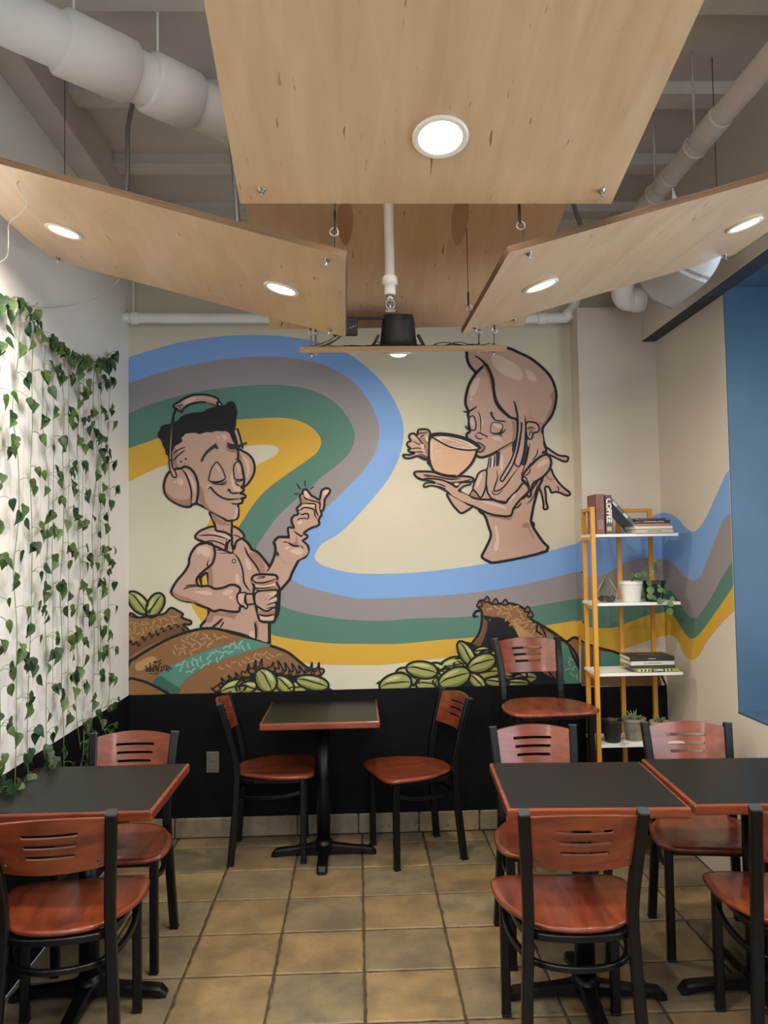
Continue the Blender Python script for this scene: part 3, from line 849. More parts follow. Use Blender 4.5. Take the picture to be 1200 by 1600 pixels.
# ================================================================ THE MURAL (flat paint on the wall)
PAINT = {'blue': (126, 166, 222), 'grey': (146, 140, 142), 'green': (86, 127, 114), 'yellow': (208, 166, 60), 'skin': (190, 156, 140),
         'lite': (212, 184, 168), 'dark': (162, 122, 104), 'ink': (26, 26, 28), 'sack': (138, 100, 64), 'sackl': (176, 140, 92), 'sackd': (108, 76, 50),
         'teal': (84, 138, 124), 'teall': (134, 178, 160), 'bean': (156, 160, 92), 'beanl': (192, 196, 136), 'beand': (116, 124, 62),
         'cream': (214, 208, 184), 'hole': (18, 19, 24), 'cup': (214, 172, 142), 'foam': (222, 196, 172), 'slate': (44, 46, 56), 'pale': (216, 186, 164), 'teald': (58, 100, 90)}
PM = {k: mat('mural paint '+k, v, .62, spec=.35) for k, v in PAINT.items()}
CR = {'A': (190, 500, 1/2.5532), 'H': (240, 600, .15), 'N': (400, 740, 1/8.571), 'T': (260, 800, .2), 'W': (690, 540, .18333),
      'K': (620, 650, .13333), 'B': (690, 690, .175), 'L': (195, 910, .275), 'S': (580, 920, .31667), 'P': (0, 0, 1), 'G': (215, 1020, 70/1200),
      'Q': (870, 740, 1/3.404), 'D': (190, 780, 1/3.243), 'E': (560, 820, 1/3.158)}
STEP = .0004
mur = thing('mural', 'wall mural of a man with headphones and a woman sipping coffee among colour bands', 'mural', (0, YB, 1.7))
class Fig:
    def __init__(s, name, parent=mur): s.name = name; s.parent = parent; s.bm = bmesh.new(); s.mats = []; s.seq = 0
    def mi(s, c):
        if c not in s.mats: s.mats.append(c)
        return s.mats.index(c)
    def pts(s, cr, txt):
        x0_, y0_, k = CR[cr]; v = [float(a) for a in txt.replace(',', ' ').split()]
        return [(x0_+v[i]*k, y0_+v[i+1]*k) for i in range(0, len(v), 2)]
    def w3(s, p, layer): return onY(p[0], p[1], YB-.0006-STEP*layer-s.seq*1.2e-6)
    def fill(s, layer, col, cr, txt, smooth=True, n=4):
        P = s.pts(cr, txt) if isinstance(txt, str) else txt
        if smooth: P = [tuple(q)[:2] for q in crom([(x, y, 0) for x, y in P], True, n)]
        s.poly(layer, col, P)
        return P
    def poly(s, layer, col, P):
        s.seq += 1
        V3 = [s.w3(p, layer) for p in P]
        vs = [s.bm.verts.new(v) for v in V3]; m = s.mi(col)
        for tri in tessellate_polygon([[Vector((v.x, v.z, 0)) for v in V3]]):
            try:
                f = s.bm.faces.new([vs[i] for i in tri]); f.material_index = m
                if f.calc_center_median() is not None:
                    f.normal_update()
                    if f.normal.y > 0: f.normal_flip()
            except ValueError: pass
    def ink(s, layer, cr, txt, w_=2.0, col='ink', closed=False, taper=True, smooth=True, n=5):
        s.seq += 1; w_ *= 1.22
        P = s.pts(cr, txt) if isinstance(txt, str) else txt
        if smooth and len(P) > 2: P = [tuple(q)[:2] for q in crom([(x, y, 0) for x, y in P], closed, n)]
        m = len(P); L_, R_ = [], []
        for i, p in enumerate(P):
            a = P[(i-1) % m] if (closed or i) else p; b = P[(i+1) % m] if (closed or i < m-1) else p
            d = Vector((b[0]-a[0], b[1]-a[1]));
            if d.length < 1e-6: d = Vector((1, 0))
            d.normalize(); nn = Vector((-d.y, d.x))
            t_ = i/(m-1); k = 1.0
            if taper and not closed: k = min(1, .25+3.2*min(t_, 1-t_))
            h = w_*.5*k
            L_.append((p[0]+nn.x*h, p[1]+nn.y*h)); R_.append((p[0]-nn.x*h, p[1]-nn.y*h))
        L3 = [s.bm.verts.new(s.w3(q, layer)) for q in L_]; R3 = [s.bm.verts.new(s.w3(q, layer)) for q in R_]; mm = s.mi(col)
        rng = range(m) if closed else range(m-1)
        for i in rng:
            j = (i+1) % m; f = s.bm.faces.new((L3[i], L3[j], R3[j], R3[i])); f.material_index = mm
            f.normal_update()
            if f.normal.y > 0: f.normal_flip()
    def out(s, layer, col, cr, txt, w_=2.6, smooth=True, n=4):
        P = s.fill(layer, col, cr, txt, smooth, n); s.ink(layer+1, 'P', P, w_, closed=True, smooth=False)
    def done(s):
        me = bpy.data.meshes.new(s.name); s.bm.to_mesh(me); s.bm.free()
        return link(s.name, me, [PM[c] for c in s.mats], s.parent, world=True)

# ---- colour bands: six boundary lines, upper-left to right edge of the back wall
def px(cr, txt): return Fig.pts(None, cr, txt)
b0 = px('A', '30 148 120 120 240 88 400 65 550 60 700 72 850 108 950 165 1050 262 1110 370 1125 450 1110 540 1060 640 960 760 870 850') + [(503, 850), (492, 869), (500, 881), (525, 890), (560, 896), (623, 896), (687, 891), (763, 880), (835, 867), (897, 850)]
b1 = px('A', '30 253 120 220 250 185 420 155 600 145 760 165 880 215 960 285 1010 370 1028 440 1015 520 975 590 900 670 820 745') + [(485, 812), (465, 835), (450, 862), (447, 888), (457, 906), (475, 916), (498, 922), (560, 935), (639, 933), (718, 928), (782, 920), (845, 907), (897, 894)]
b2 = px('A', '30 372 120 335 260 295 430 268 600 258 740 275 840 320 900 385 930 455 915 520 870 570 800 625') + [(484, 763), (465, 778), (435, 806), (412, 837), (400, 857), (396, 885), (402, 910), (415, 930), (437, 945), (467, 956), (514, 965), (560, 969), (601, 970), (655, 966), (737, 963), (829, 948), (897, 936)]
b3 = px('A', '30 512 150 470 250 432 350 408 460 397 620 390 700 400 760 430 795 475 785 520 740 560 660 615 580 675 530 730 490 790 465 830') + [(366, 845), (362, 875), (365, 910), (374, 945), (394, 972), (423, 991), (467, 1000), (514, 1005), (560, 1006), (623, 1006), (687, 1000), (737, 996), (813, 985), (855, 977), (897, 970)]
b4 = px('A', '30 645 120 600 180 578 300 540 400 518 480 505 560 498 610 502 627 520 605 545 540 578 510 600') + [(370, 762), (340, 793), (318, 832), (302, 870), (296, 910), (298, 942), (315, 971), (345, 1000), (400, 1025), (440, 1033), (477, 1036), (498, 1038), (560, 1039), (608, 1038), (702, 1027), (780, 1024), (840, 1018), (897, 1010)]
BN = [b0, b1, b2, b3, b4]
SM = [[tuple(q)[:2] for q in crom([(x, y, 0) for x, y in b], False, 5)] for b in BN]
xl_px = project((XL, YB, 1.8))[0]
for s_ in SM: s_[0] = (xl_px, s_[0][1])
# right-hand surfaces: side of the chase, its face, the right wall
seg = [px('Q', t) for t in ('130 348 250 328 400 278 520 222 560 210', '125 520 160 545 230 545 290 515 370 470 450 450 520 455 560 455',
       '128 665 180 692 250 702 400 662 500 640 560 630', '130 780 160 812 230 822 320 815 400 785 480 755 560 738', '130 880 180 915 230 930 320 945 380 925 480 890 560 865')]
rw = [px('Q', t) for t in ('566 208 600 213 640 235 680 280 720 308 755 290 800 220 850 110 890 20 920 -25',
       '568 455 600 465 640 500 680 545 720 565 760 550 800 460 850 330 890 240 930 205', '572 628 610 625 650 680 690 745 730 770 770 735 820 660 880 550 940 458',
       '578 738 610 745 650 800 690 860 725 878 770 840 850 730 947 588', '582 862 600 855 640 880 670 950 715 990 760 960 800 890 880 790 952 722')]
for i, c in enumerate(('blue', 'grey', 'green', 'yellow')):
    bm = bmesh.new()
    def addpoly(P3, ax):
        vs = [bm.verts.new(p) for p in P3]
        for tri in tessellate_polygon([[Vector((p[ax], p[2], 0)) for p in P3]]):
            f = bm.faces.new([vs[k] for k in tri]); f.normal_update()
            if (f.normal.y > 0 if ax == 0 else f.normal.x > 0): f.normal_flip()
    xe = XS-.0005
    def clip(S): return [p for p in (onY(x, y, YB-.0006) for x, y in S)]
    A3, B3 = clip(SM[i]), clip(SM[i+1]); A3[-1].x = B3[-1].x = xe
    addpoly(A3 + B3[::-1], 0)
    sm = lambda S: [tuple(q)[:2] for q in crom([(x, y, 0) for x, y in S], False, 5)]
    a3 = [onY(x, y, YS-.0006) for x, y in sm(seg[i])]; c3 = [onY(x, y, YS-.0006) for x, y in sm(seg[i+1])]
    a3[0].x = c3[0].x = XS; a3[-1].x = c3[-1].x = XR-.001
    addpoly(a3 + c3[::-1], 0)
    addpoly([Vector((XS-.0007, YB-.001, A3[-1].z)), Vector((XS-.0007, YS-.0006, a3[0].z)), Vector((XS-.0007, YS-.0006, c3[0].z)), Vector((XS-.0007, YB-.001, B3[-1].z))], 1)
    r3 = [onX(x, y, XR-.0007) for x, y in sm(rw[i])]; q3 = [onX(x, y, XR-.0007) for x, y in sm(rw[i+1])]
    r3[0] = Vector((XR-.0007, YS, a3[-1].z)); q3[0] = Vector((XR-.0007, YS, c3[-1].z))
    for v in r3+q3: v.y = max(v.y, YN)
    addpoly(r3 + q3[::-1], 1)
    me = bpy.data.meshes.new('colour_band'); bm.to_mesh(me); bm.free()
    o = link('colour_band', me, PM[c], mur, world=True); o['label'] = c + ' wavy colour band'

# ---- the man
f = Fig('painted_man'); I = f.ink; F = f.fill; O = f.out
# headband and pad
O(2, 'skin', 'H', '246 255 225 290 212 330 205 400 195 500 190 600 185 700 188 800 200 870 235 960 220 972 190 950 170 880 163 800 163 700 168 600 180 480 195 380 215 300 235 255', 2.0)
O(3, 'skin', 'H', '215 215 260 190 320 150 400 118 480 110 560 115 620 130 665 150 678 165 668 200 655 222 610 205 560 192 500 190 440 196 380 212 330 240 305 262 298 288 275 285 240 262 212 240', 2.8)
F(5, 'lite', 'H', '330 175 400 140 440 145 420 172 350 205 310 205')
F(5, 'dark', 'H', '560 180 640 205 655 220 600 205 540 192')
I(6, 'H', '228 240 245 228 268 232 280 250 276 275 262 268', 1.2); I(6, 'H', '262 232 290 215 300 235', 1.2)
O(2, 'skin', 'H', '678 180 720 225 690 232 660 205', 2.2)
# far cup and band
I(2, 'H', '845 470 870 540 885 600 905 680', 9, taper=False); I(3, 'H', '850 475 874 545 890 605 908 680', 3.2, 'skin', taper=False)
O(4, 'skin', 'H', '885 690 930 700 990 735 1035 790 1052 860 1045 930 1010 1000 970 1050 930 1070 890 1000 870 860', 3.0)
F(6, 'lite', 'H', '930 755 975 790 1000 860 995 930 965 985 975 900 960 830'); F(5, 'dark', 'H', '890 700 915 760 930 860 950 960 940 1050 925 1040 900 900')
# face
O(7, 'skin', 'H', '160 640 185 590 320 500 420 470 560 470 680 470 780 490 830 560 862 640 878 720 882 790 905 820 925 880 938 950 945 1010 935 1050 915 1075 940 1095 930 1120 905 1140 938 1148 958 1165 950 1185 915 1190 930 1215 915 1240 882 1255 885 1310 882 1370 870 1400 830 1418 770 1425 720 1395 640 1350 560 1300 460 1250 380 1220 240 1000 170 800', 3.0)
F(8, 'dark', 'H', '200 660 250 700 240 800 260 880 200 840 190 740'); F(8, 'dark', 'H', '460 1180 480 1060 520 1120 540 1230 600 1310 700 1370 760 1405 640 1350 540 1290')
F(9, 'lite', 'H', '710 530 745 525 765 555 765 585 735 580 712 555'); F(9, 'lite', 'H', '665 545 690 545 690 570 668 570')
F(9, 'lite', 'H', '800 960 822 910 832 1000 870 1060 900 1080 890 1120 840 1110 815 1060'); F(9, 'lite', 'H', '850 1300 878 1290 870 1380 830 1410 850 1350'); F(9, 'lite', 'H', '560 1055 600 1045 590 1075 560 1090')
F(8, 'dark', 'H', '755 640 780 640 870 700 860 720 790 705 755 680')
# hair
f.fill(10, 'ink', 'H', '130 735 118 680 95 640 78 590 45 550 45 510 65 480 75 445 110 425 160 418 200 400 250 380 290 335 350 312 420 298 510 290 570 255 640 238 720 218 755 215 770 190 805 178 840 190 860 235 872 300 862 360 858 430 840 500 800 520 760 495 700 492 650 490 600 505 560 500 520 510 480 522 440 510 380 512 330 520 310 545 290 560 300 590 270 620 230 645 205 680 175 740')
I(11, 'H', '800 500 825 560 848 620', 3.5)
O(12, 'skin', 'H', '246 255 225 290 212 330 205 400 195 500 190 600 185 700 188 800 200 870 235 960 220 972 190 950 170 880 163 800 163 700 168 600 180 480 195 380 215 300 235 255', 1.6)
# near cup
O(12, 'skin', 'H', '165 915 230 885 290 878 325 860 380 880 430 940 458 1020 465 1100 455 1190 440 1245 400 1255 385 1275 330 1278 250 1250 170 1200 120 1140 107 1060 125 980', 3.2)
F(14, 'dark', 'H', '125 1110 200 1180 300 1205 370 1190 395 1140 390 1250 370 1262 300 1262 200 1215 140 1160'); F(14, 'lite', 'H', '250 985 290 980 308 1010 305 1050 275 1055 248 1020'); F(14, 'lite', 'H', '210 1010 228 1012 226 1032 210 1030')
F(14, 'lite', 'H', '345 915 375 935 420 1010 435 1080 425 1140 400 1060 370 980')
I(15, 'H', '285 882 330 930 365 1010 390 1100 395 1180 385 1262', 2.2)
O(16, 'skin', 'H', '182 800 195 860 230 925 238 960 225 975 200 962 178 920 166 860 163 800', 1.8)
# features
f.fill(16, 'slate', 'H', '490 800 510 750 545 700 590 660 650 615 660 640 678 672 655 680 640 665 600 690 560 725 530 765 505 818', False)
f.fill(16, 'slate', 'H', '762 605 800 620 840 625 880 632 930 618 968 600 975 620 930 645 900 665 860 680 800 680 775 660', False)
O(15, 'skin', 'H', '578 1005 585 950 600 890 630 840 660 812 690 845 720 895 740 950 745 985 700 1010 640 1018', 1.6); F(17, 'lite', 'H', '640 845 665 860 700 920 725 975 700 940 660 880')
I(18, 'H', '595 1020 640 1030 700 1020 750 985', 1.6); I(18, 'H', '605 1035 670 1045 720 1035 762 1005', 1.4); I(18, 'H', '690 1050 740 1045 760 1018', 1.2)
O(15, 'skin', 'H', '835 870 848 830 875 808 905 830 920 880 930 950 938 985 900 995 850 988 838 940', 1.6); F(17, 'lite', 'H', '865 835 890 850 900 900 890 930 870 880')
I(18, 'H', '845 1010 890 1012 940 1000', 1.5); I(18, 'H', '852 1020 865 1045 905 1062', 1.6); I(18, 'H', '850 790 870 780 890 795 900 820', 1.4)
I(18, 'H', '770 1120 790 1100 800 1125 830 1138 880 1135 905 1140', 2.0); I(18, 'H', '765 1105 785 1095 800 1100', 1.2)
I(18, 'H', '568 1100 582 1078 600 1082 640 1130 700 1175 770 1200 840 1200 905 1192', 2.2); I(18, 'H', '810 1240 850 1250 900 1245', 1.6)
I(18, 'H', '198 730 260 685 335 655', 1.4); I(18, 'H', '205 800 260 740 330 685', 1.6); f.fill(18, 'ink', 'H', '278 800 292 800 292 818 278 818'); f.fill(18, 'ink', 'H', '330 770 345 775 340 792 328 786'); f.fill(18, 'ink', 'H', '318 828 326 828 326 836 318 836')
# neck and collar
O(4, 'skin', 'H', '590 1330 620 1420 640 1480 640 1560 800 1600 812 1420 780 1425', 3.0); F(6, 'dark', 'H', '605 1350 680 1400 770 1450 800 1450 800 1475 700 1470 630 1430')
# body
O(5, 'skin', 'T', '270 245 330 250 380 300 480 310 540 235 600 215 650 260 665 290 720 320 790 405 805 425 830 380 850 320 850 260 840 240 870 200 930 195 980 200 1060 230 1100 260 1110 300 1085 350 1040 370 1010 420 980 480 960 530 900 600 885 620 870 800 805 860 800 1020 700 1000 600 960 450 925 270 905 320 830 330 760 300 600 260 500', 3.6)
# lower torso
F(7, 'dark', 'T', '325 440 355 430 365 580 330 575'); F(7, 'dark', 'T', '365 780 450 790 560 780 600 800 560 790 530 835 480 820 380 810 350 860 310 855 330 800')
F(7, 'dark', 'T', '700 320 760 400 770 480 735 480 690 400 640 330'); F(7, 'dark', 'T', '690 860 715 860 720 1000 700 1000'); F(7, 'lite', 'T', '650 940 680 930 690 990 650 975')
F(7, 'lite', 'T', '540 490 560 485 575 540 560 560 540 540'); F(7, 'lite', 'T', '615 360 640 380 665 440 640 450 620 410')
I(8, 'T', '350 905 400 870 440 830', 3.0); I(8, 'T', '420 905 435 880 450 855', 2.0); I(8, 'T', '690 860 700 920 700 1000', 3.0); I(8, 'T', '805 860 805 1030', 4, taper=False)
I(8, 'T', '520 320 560 360 595 450 605 540 630 590 660 620', 2.2); I(8, 'T', '610 270 640 340 700 420 735 490', 2.4); I(8, 'T', '780 470 810 430 830 390', 1.8)
I(8, 'T', '380 295 450 300 520 320', 1.6); f.out(8, 'lite', 'T', '516 378 528 370 540 378 538 392 526 398 516 390', 1.2)
I(8, 'T', '865 345 860 310 850 290', 1.6)
F(6, 'skin', 'T', '375 140 520 160 600 230 560 330 470 320 370 300')
# left arm
F(9, 'yellow', 'T', '285 500 300 480 315 500 322 570 282 570')
O(10, 'skin', 'T', '350 245 270 248 230 270 195 320 178 370 175 410 140 470 80 540 40 610 45 640 100 680 170 700 215 700 250 725 320 750 370 775 420 765 480 775 540 780 570 770 575 740 595 735 560 690 555 650 575 620 570 590 530 570 490 572 450 590 380 600 330 578 255 578 235 530 270 480 330 430 360 400 378 340 375 290', 3.2)
F(12, 'lite', 'T', '235 290 270 270 320 275 345 300 335 345 305 350 270 325 240 330'); F(12, 'lite', 'T', '215 625 270 615 340 620 360 640 330 650 260 640'); F(12, 'lite', 'T', '440 630 480 605 520 610 510 635 470 650 440 645'); F(12, 'lite', 'T', '490 655 515 655 515 680 492 675')
F(12, 'dark', 'T', '50 620 100 650 170 670 230 700 320 740 300 735 220 705 120 690 60 655')
I(13, 'T', '330 370 320 410 335 430 362 400 372 350', 1.8); I(13, 'T', '270 570 268 520 290 490 318 480 325 570', 3.0); I(13, 'T', '130 605 180 585 250 580', 1.6); I(13, 'T', '145 580 200 570 260 572', 1.6)
O(12, 'skin', 'T', '560 640 600 630 625 632 618 660 625 710 635 740 620 755 600 735 575 725 555 690', 2.0)
O(12, 'skin', 'T', '622 645 665 640 690 650 690 710 650 722 622 715 612 690', 2.2)
F(14, 'lite', 'T', '565 645 600 640 600 690 580 715 562 690')
# collar
O(9, 'skin', 'T', '225 190 260 150 330 120 380 115 390 145 460 160 515 200 480 240 465 300 400 275 300 235 245 215', 3.0)
O(9, 'skin', 'T', '515 115 560 130 600 170 605 200 570 215 545 235 528 290 515 250 510 180', 3.0)
F(11, 'lite', 'T', '330 155 400 158 470 180 500 205 495 212 440 190 350 165'); I(11, 'T', '250 185 330 180 400 188 475 212', 1.8); I(11, 'T', '290 235 360 225 440 250 465 270', 1.8)
I(11, 'T', '475 205 460 300 520 318 500 240', 2.0); I(11, 'T', '520 180 560 190 590 210', 1.5)
# raised hand with sleeve
O(8, 'skin', 'N', '430 725 500 728 500 700 480 650 480 600 510 565 560 545 560 500 545 470 580 430 610 400 600 350 590 290 625 265 630 225 665 210 700 235 740 290 800 325 850 350 865 290 880 230 920 200 960 198 990 220 985 255 950 300 920 350 915 420 900 490 870 500 880 550 850 600 840 640 850 670 820 700 760 720 700 750 640 800 685 825 680 860 620 905 590 970 500 960 430 920 440 850', 3.0)
F(10, 'skin', 'N', '300 900 430 870 600 900 690 1000 660 1100 400 1200 280 1000')
F(10, 'pale', 'N', '640 240 665 235 720 300 690 330 650 300'); F(10, 'pale', 'N', '900 240 960 215 975 235 930 290 900 280'); F(10, 'pale', 'N', '640 420 780 415 790 440 700 440 620 460'); F(10, 'pale', 'N', '560 640 620 630 610 670 570 680')
F(10, 'lite', 'N', '390 990 430 975 450 1000 420 1020 390 1010'); F(10, 'lite', 'N', '450 1040 520 1010 600 1010 630 1040 600 1085 520 1075')
F(10, 'dark', 'N', '540 830 560 900 560 960 500 950 450 915 520 920'); F(10, 'dark', 'N', '600 300 640 330 690 370 680 395 620 400')
I(11, 'N', '632 270 650 320 700 350 780 370 850 400 855 480 870 520', 2.0); I(11, 'N', '850 350 860 420 850 480', 1.8); I(11, 'N', '620 400 700 400 790 410 800 470 820 540 850 580', 2.0); I(11, 'N', '560 490 610 480 640 455 720 462 780 490 790 560 830 620', 2.0)
I(11, 'N', '585 530 620 548 660 535 700 545 700 590 680 620', 2.0); I(11, 'N', '550 635 580 605 640 598 690 605', 1.5); I(11, 'N', '705 560 725 600', 1.5); I(11, 'N', '500 700 530 740', 1.6)
I(11, 'N', '500 765 600 835 625 815', 2.2); I(11, 'N', '435 760 445 900', 1.5); I(11, 'N', '425 920 500 965 590 970', 2.6); I(11, 'N', '360 920 400 915 430 925', 1.4); I(11, 'N', '590 960 620 980 630 1005', 1.4); I(11, 'N', '270 1050 300 1070 290 1110', 1.6)
for q in ('540 130 570 170 600 210', '655 90 658 130 660 175', '500 268 540 272 578 268', '722 215 750 190 782 170'): I(8, 'N', q, 1.4)
# cup in the hand
O(14, 'skin', 'T', '668 530 680 500 720 488 800 488 855 495 868 520 862 545 870 570 880 590 878 640 885 660 870 720 855 770 845 850 790 860 735 850 715 800 700 740 680 650 685 580', 3.2)
F(16, 'lite', 'T', '695 570 760 572 845 545 850 580 770 590 700 588', False); F(16, 'dark', 'T', '690 600 760 610 860 585 870 600 770 630 700 620', False); F(16, 'lite', 'T', '725 808 780 815 835 805 835 840 785 848 735 842', False); F(16, 'dark', 'T', '712 770 780 785 850 765 848 795 780 808 715 798', False)
F(16, 'dark', 'T', '670 535 760 560 860 530 865 545 770 575 680 560')
I(17, 'T', '672 525 700 550 770 550 862 520', 2.0); I(17, 'T', '690 570 690 590 770 595 855 580', 1.8); I(17, 'T', '690 600 770 625 870 600', 2.0); I(17, 'T', '705 520 740 505 770 508 720 522', 1.2); I(17, 'T', '715 800 780 812 850 798', 2.4)
O(17, 'skin', 'T', '690 650 720 620 800 612 860 610 868 640 850 650 870 660 868 700 850 705 860 720 850 745 830 750 800 770 770 772 730 750 695 720', 2.4)
F(19, 'lite', 'T', '800 640 850 625 860 640 820 655'); F(19, 'lite', 'T', '805 690 850 668 862 690 820 705'); I(19, 'T', '800 690 840 665 868 660', 1.5); I(19, 'T', '780 730 830 712 862 708', 1.5); I(19, 'T', '780 755 820 745 850 742', 1.3); I(19, 'T', '765 682 790 682', 1.2)
f.done()

# ---- the woman
f = Fig('painted_woman'); I = f.ink; F = f.fill; O = f.out
# hair drips behind
for q in ('880 860 940 900 1000 935 1070 945 1080 965 1060 990 1010 975 950 945 890 915', ): O(2, 'skin', 'W', q, 2.6)
O(2, 'skin', 'B', '965 240 1000 300 1050 370 1100 420 1140 450 1145 475 1110 480 1050 455 1010 450 980 455 960 410 925 405 930 470 935 540 948 590 930 605 910 595 908 540 890 460 870 400 880 340', 2.8)
I(4, 'B', '1040 450 1045 420 1030 395', 1.5); F(4, 'dark', 'B', '930 300 960 320 1000 340 970 350 940 330')
# back hair mass
O(3, 'skin', 'W', '232 35 216 75 222 130 250 185 290 230 300 300 450 500 640 700 760 830 800 900 890 900 865 800 860 710 890 660 930 610 960 540 978 440 965 350 925 260 850 180 760 110 660 60 560 20 400 10', 3.6)
F(5, 'lite', 'W', '425 90 440 75 500 85 560 120 640 165 690 230 685 285 640 292 560 265 480 215 430 150'); F(5, 'lite', 'W', '720 215 755 212 790 245 810 290 790 305 745 290 722 250'); F(5, 'dark', 'W', '700 400 900 430 960 380 960 480 920 600 860 680 800 640 720 600 640 620')
F(5, 'skin', 'W', '620 380 880 400 940 480 900 600 850 660 740 600 640 610')
# neck and torso
O(7, 'skin', 'W', '480 880 500 1000 480 1050 430 1065 380 1065 420 1300 700 1300 900 1000 850 950 760 1000 700 1040 640 1020 600 830', 2.4)
F(8, 'slate', 'W', '600 830 640 790 750 780 755 840 735 930 720 1010 680 1030 640 1010 612 920'); F(8, 'slate', 'W', '470 900 492 890 498 950 490 1030 468 1040 462 960', False)
O(6, 'skin', 'B', '310 400 330 300 370 262 430 265 500 240 600 250 690 220 760 210 850 260 900 320 870 400 845 480 820 580 800 690 800 715 815 760 860 830 910 900 950 940 940 965 920 985 700 1040 470 1080 420 1070 375 1045 360 1020 400 940 440 840 420 760 385 660 330 600', 3.4)
F(8, 'skin', 'B', '410 250 500 210 520 60 700 60 780 200 700 400 450 420'); F(8, 'slate', 'B', '628 60 660 0 770 0 765 90 745 205 705 210 655 205 640 130'); F(8, 'slate', 'B', '487 90 522 80 522 140 512 215 485 222', False)
F(8, 'dark', 'B', '400 665 480 665 600 668 630 655 620 700 560 695 480 680'); F(8, 'dark', 'B', '720 745 770 725 790 780 830 870 800 830 770 770 730 770'); F(8, 'lite', 'B', '475 760 495 760 515 870 500 965 465 965 485 870')
F(8, 'lite', 'B', '530 120 545 130 550 230 530 250 520 180')
I(9, 'B', '490 250 500 320 475 400 470 440 510 435 560 400 620 320 685 235', 2.0); I(9, 'B', '450 435 460 465 500 470 550 430', 1.4); I(9, 'B', '625 600 680 585 715 545', 2.0); I(9, 'B', '860 370 830 470 800 520 760 560', 1.5)
I(9, 'B', '392 1050 440 1075 470 1085', 2.2); I(9, 'B', '800 715 820 730 825 760', 3.4); I(9, 'B', '860 1005 900 985 935 985', 3)
# front hair edge over the face
O(9, 'skin', 'W', '230 560 225 590 235 640 230 700 240 730 215 755 220 790 260 830 310 850 320 870 300 900 290 930 310 945 350 952 430 925 520 875 600 830 640 790 645 640 580 610 500 540 462 480 445 400 440 300 400 200 375 165 300 230 240 320 210 420 205 500', 3.4)
F(11, 'dark', 'W', '600 650 630 650 625 790 600 820 610 740'); F(11, 'dark', 'W', '480 900 560 850 600 830 595 850 520 890'); F(11, 'dark', 'W', '350 170 385 190 425 280 432 400 400 280 375 215')
F(11, 'lite', 'W', '275 300 310 265 328 275 320 330 290 400 265 432 240 420 248 360'); F(11, 'lite', 'W', '240 450 258 445 262 465 244 468'); F(11, 'lite', 'W', '330 580 350 620 358 660 340 690 330 640'); F(11, 'lite', 'W', '425 785 470 775 515 800 500 812 440 800')
I(12, 'W', '285 85 330 115 380 165 415 230 435 310 448 400 470 480 520 550 590 610 645 640', 3.6)
I(12, 'W', '182 560 215 565 255 550 300 515', 2.4); I(12, 'W', '285 520 295 545', 1.6)
f.fill(12, 'slate', 'W', '410 572 432 560 440 600 465 632 540 640 550 655 480 648 450 640 425 610', False)
O(12, 'skin', 'W', '235 620 255 600 275 605 292 650 292 700 275 722 250 715 238 680', 1.6); F(14, 'lite', 'W', '245 630 262 625 275 670 262 690 248 670')
I(14, 'W', '200 680 215 705 245 720 290 722', 2.0); I(14, 'W', '212 690 235 712', 1.0); I(14, 'W', '215 710 240 718', 1.0)
O(12, 'skin', 'W', '430 660 460 655 510 665 522 690 500 735 470 748 425 742 415 710', 1.1); F(14, 'lite', 'W', '440 670 500 675 510 700 470 700')
I(14, 'W', '415 738 450 752 490 755 520 775', 2.0); 
for q in ('495 752 515 735 520 712', '500 755 530 735 545 710', '490 752 503 735 507 720'): I(14, 'W', q, 1.3)
I(13, 'W', '310 560 328 600 335 650 330 740', 1.4); I(13, 'W', '290 760 310 745 338 748 345 755 370 765 388 775 380 790', 1.6); I(13, 'W', '290 758 295 780 320 795 350 795', 1.6)
O(12, 'dark', 'W', '285 835 310 825 340 840 368 865 345 905 310 905 302 890 335 870 310 850', 1.6)
# ear
O(12, 'skin', 'W', '720 665 760 650 810 665 832 700 820 735 780 745 770 790 745 795 725 760', 2.2); F(14, 'dark', 'W', '735 700 780 690 800 710 770 730 745 725'); I(14, 'W', '725 710 760 695 785 700', 1.3); I(14, 'W', '750 770 752 740 780 735', 1.3)
# hair strands in front
O(15, 'skin', 'W', '640 520 650 640 645 760 625 880 590 980 545 1060 505 1125 502 1148 520 1155 545 1120 600 1030 640 920 665 800 680 700 672 600', 2.0)
O(15, 'skin', 'W', '690 600 682 700 670 800 650 900 625 980 625 1010 660 1030 690 950 708 850 715 720 712 600', 1.8)
F(17, 'skin', 'W', '630 500 700 480 760 560 720 640 700 660 660 640 640 600'); I(18, 'W', '615 470 635 530 650 640 645 760 625 880', 2.4); I(18, 'W', '710 590 716 700 708 850 690 950', 1.8); I(18, 'W', '680 660 672 760 650 900', 1.2)
for q in ('405 945 400 1000 385 1060', '420 935 418 1000 408 1055', '450 925 450 1000 440 1040'): I(5, 'W', q, 1.6)
F(4, 'skin', 'W', '405 940 460 920 462 1040 440 1045 450 950 425 950 415 1060 385 1062')
O(10, 'skin', 'W', '820 870 800 930 760 1000 720 1060 700 1110 680 1100 700 1050 720 960 745 860 760 800 800 780', 1.4)
F(12, 'skin', 'W', '735 800 850 740 860 900 800 960 760 1000 720 1000 745 900')
I(13, 'W', '860 720 835 780', 1.2); I(13, 'W', '820 875 810 930 770 980', 1.4); I(13, 'W', '752 830 735 930 715 1020', 1.5)
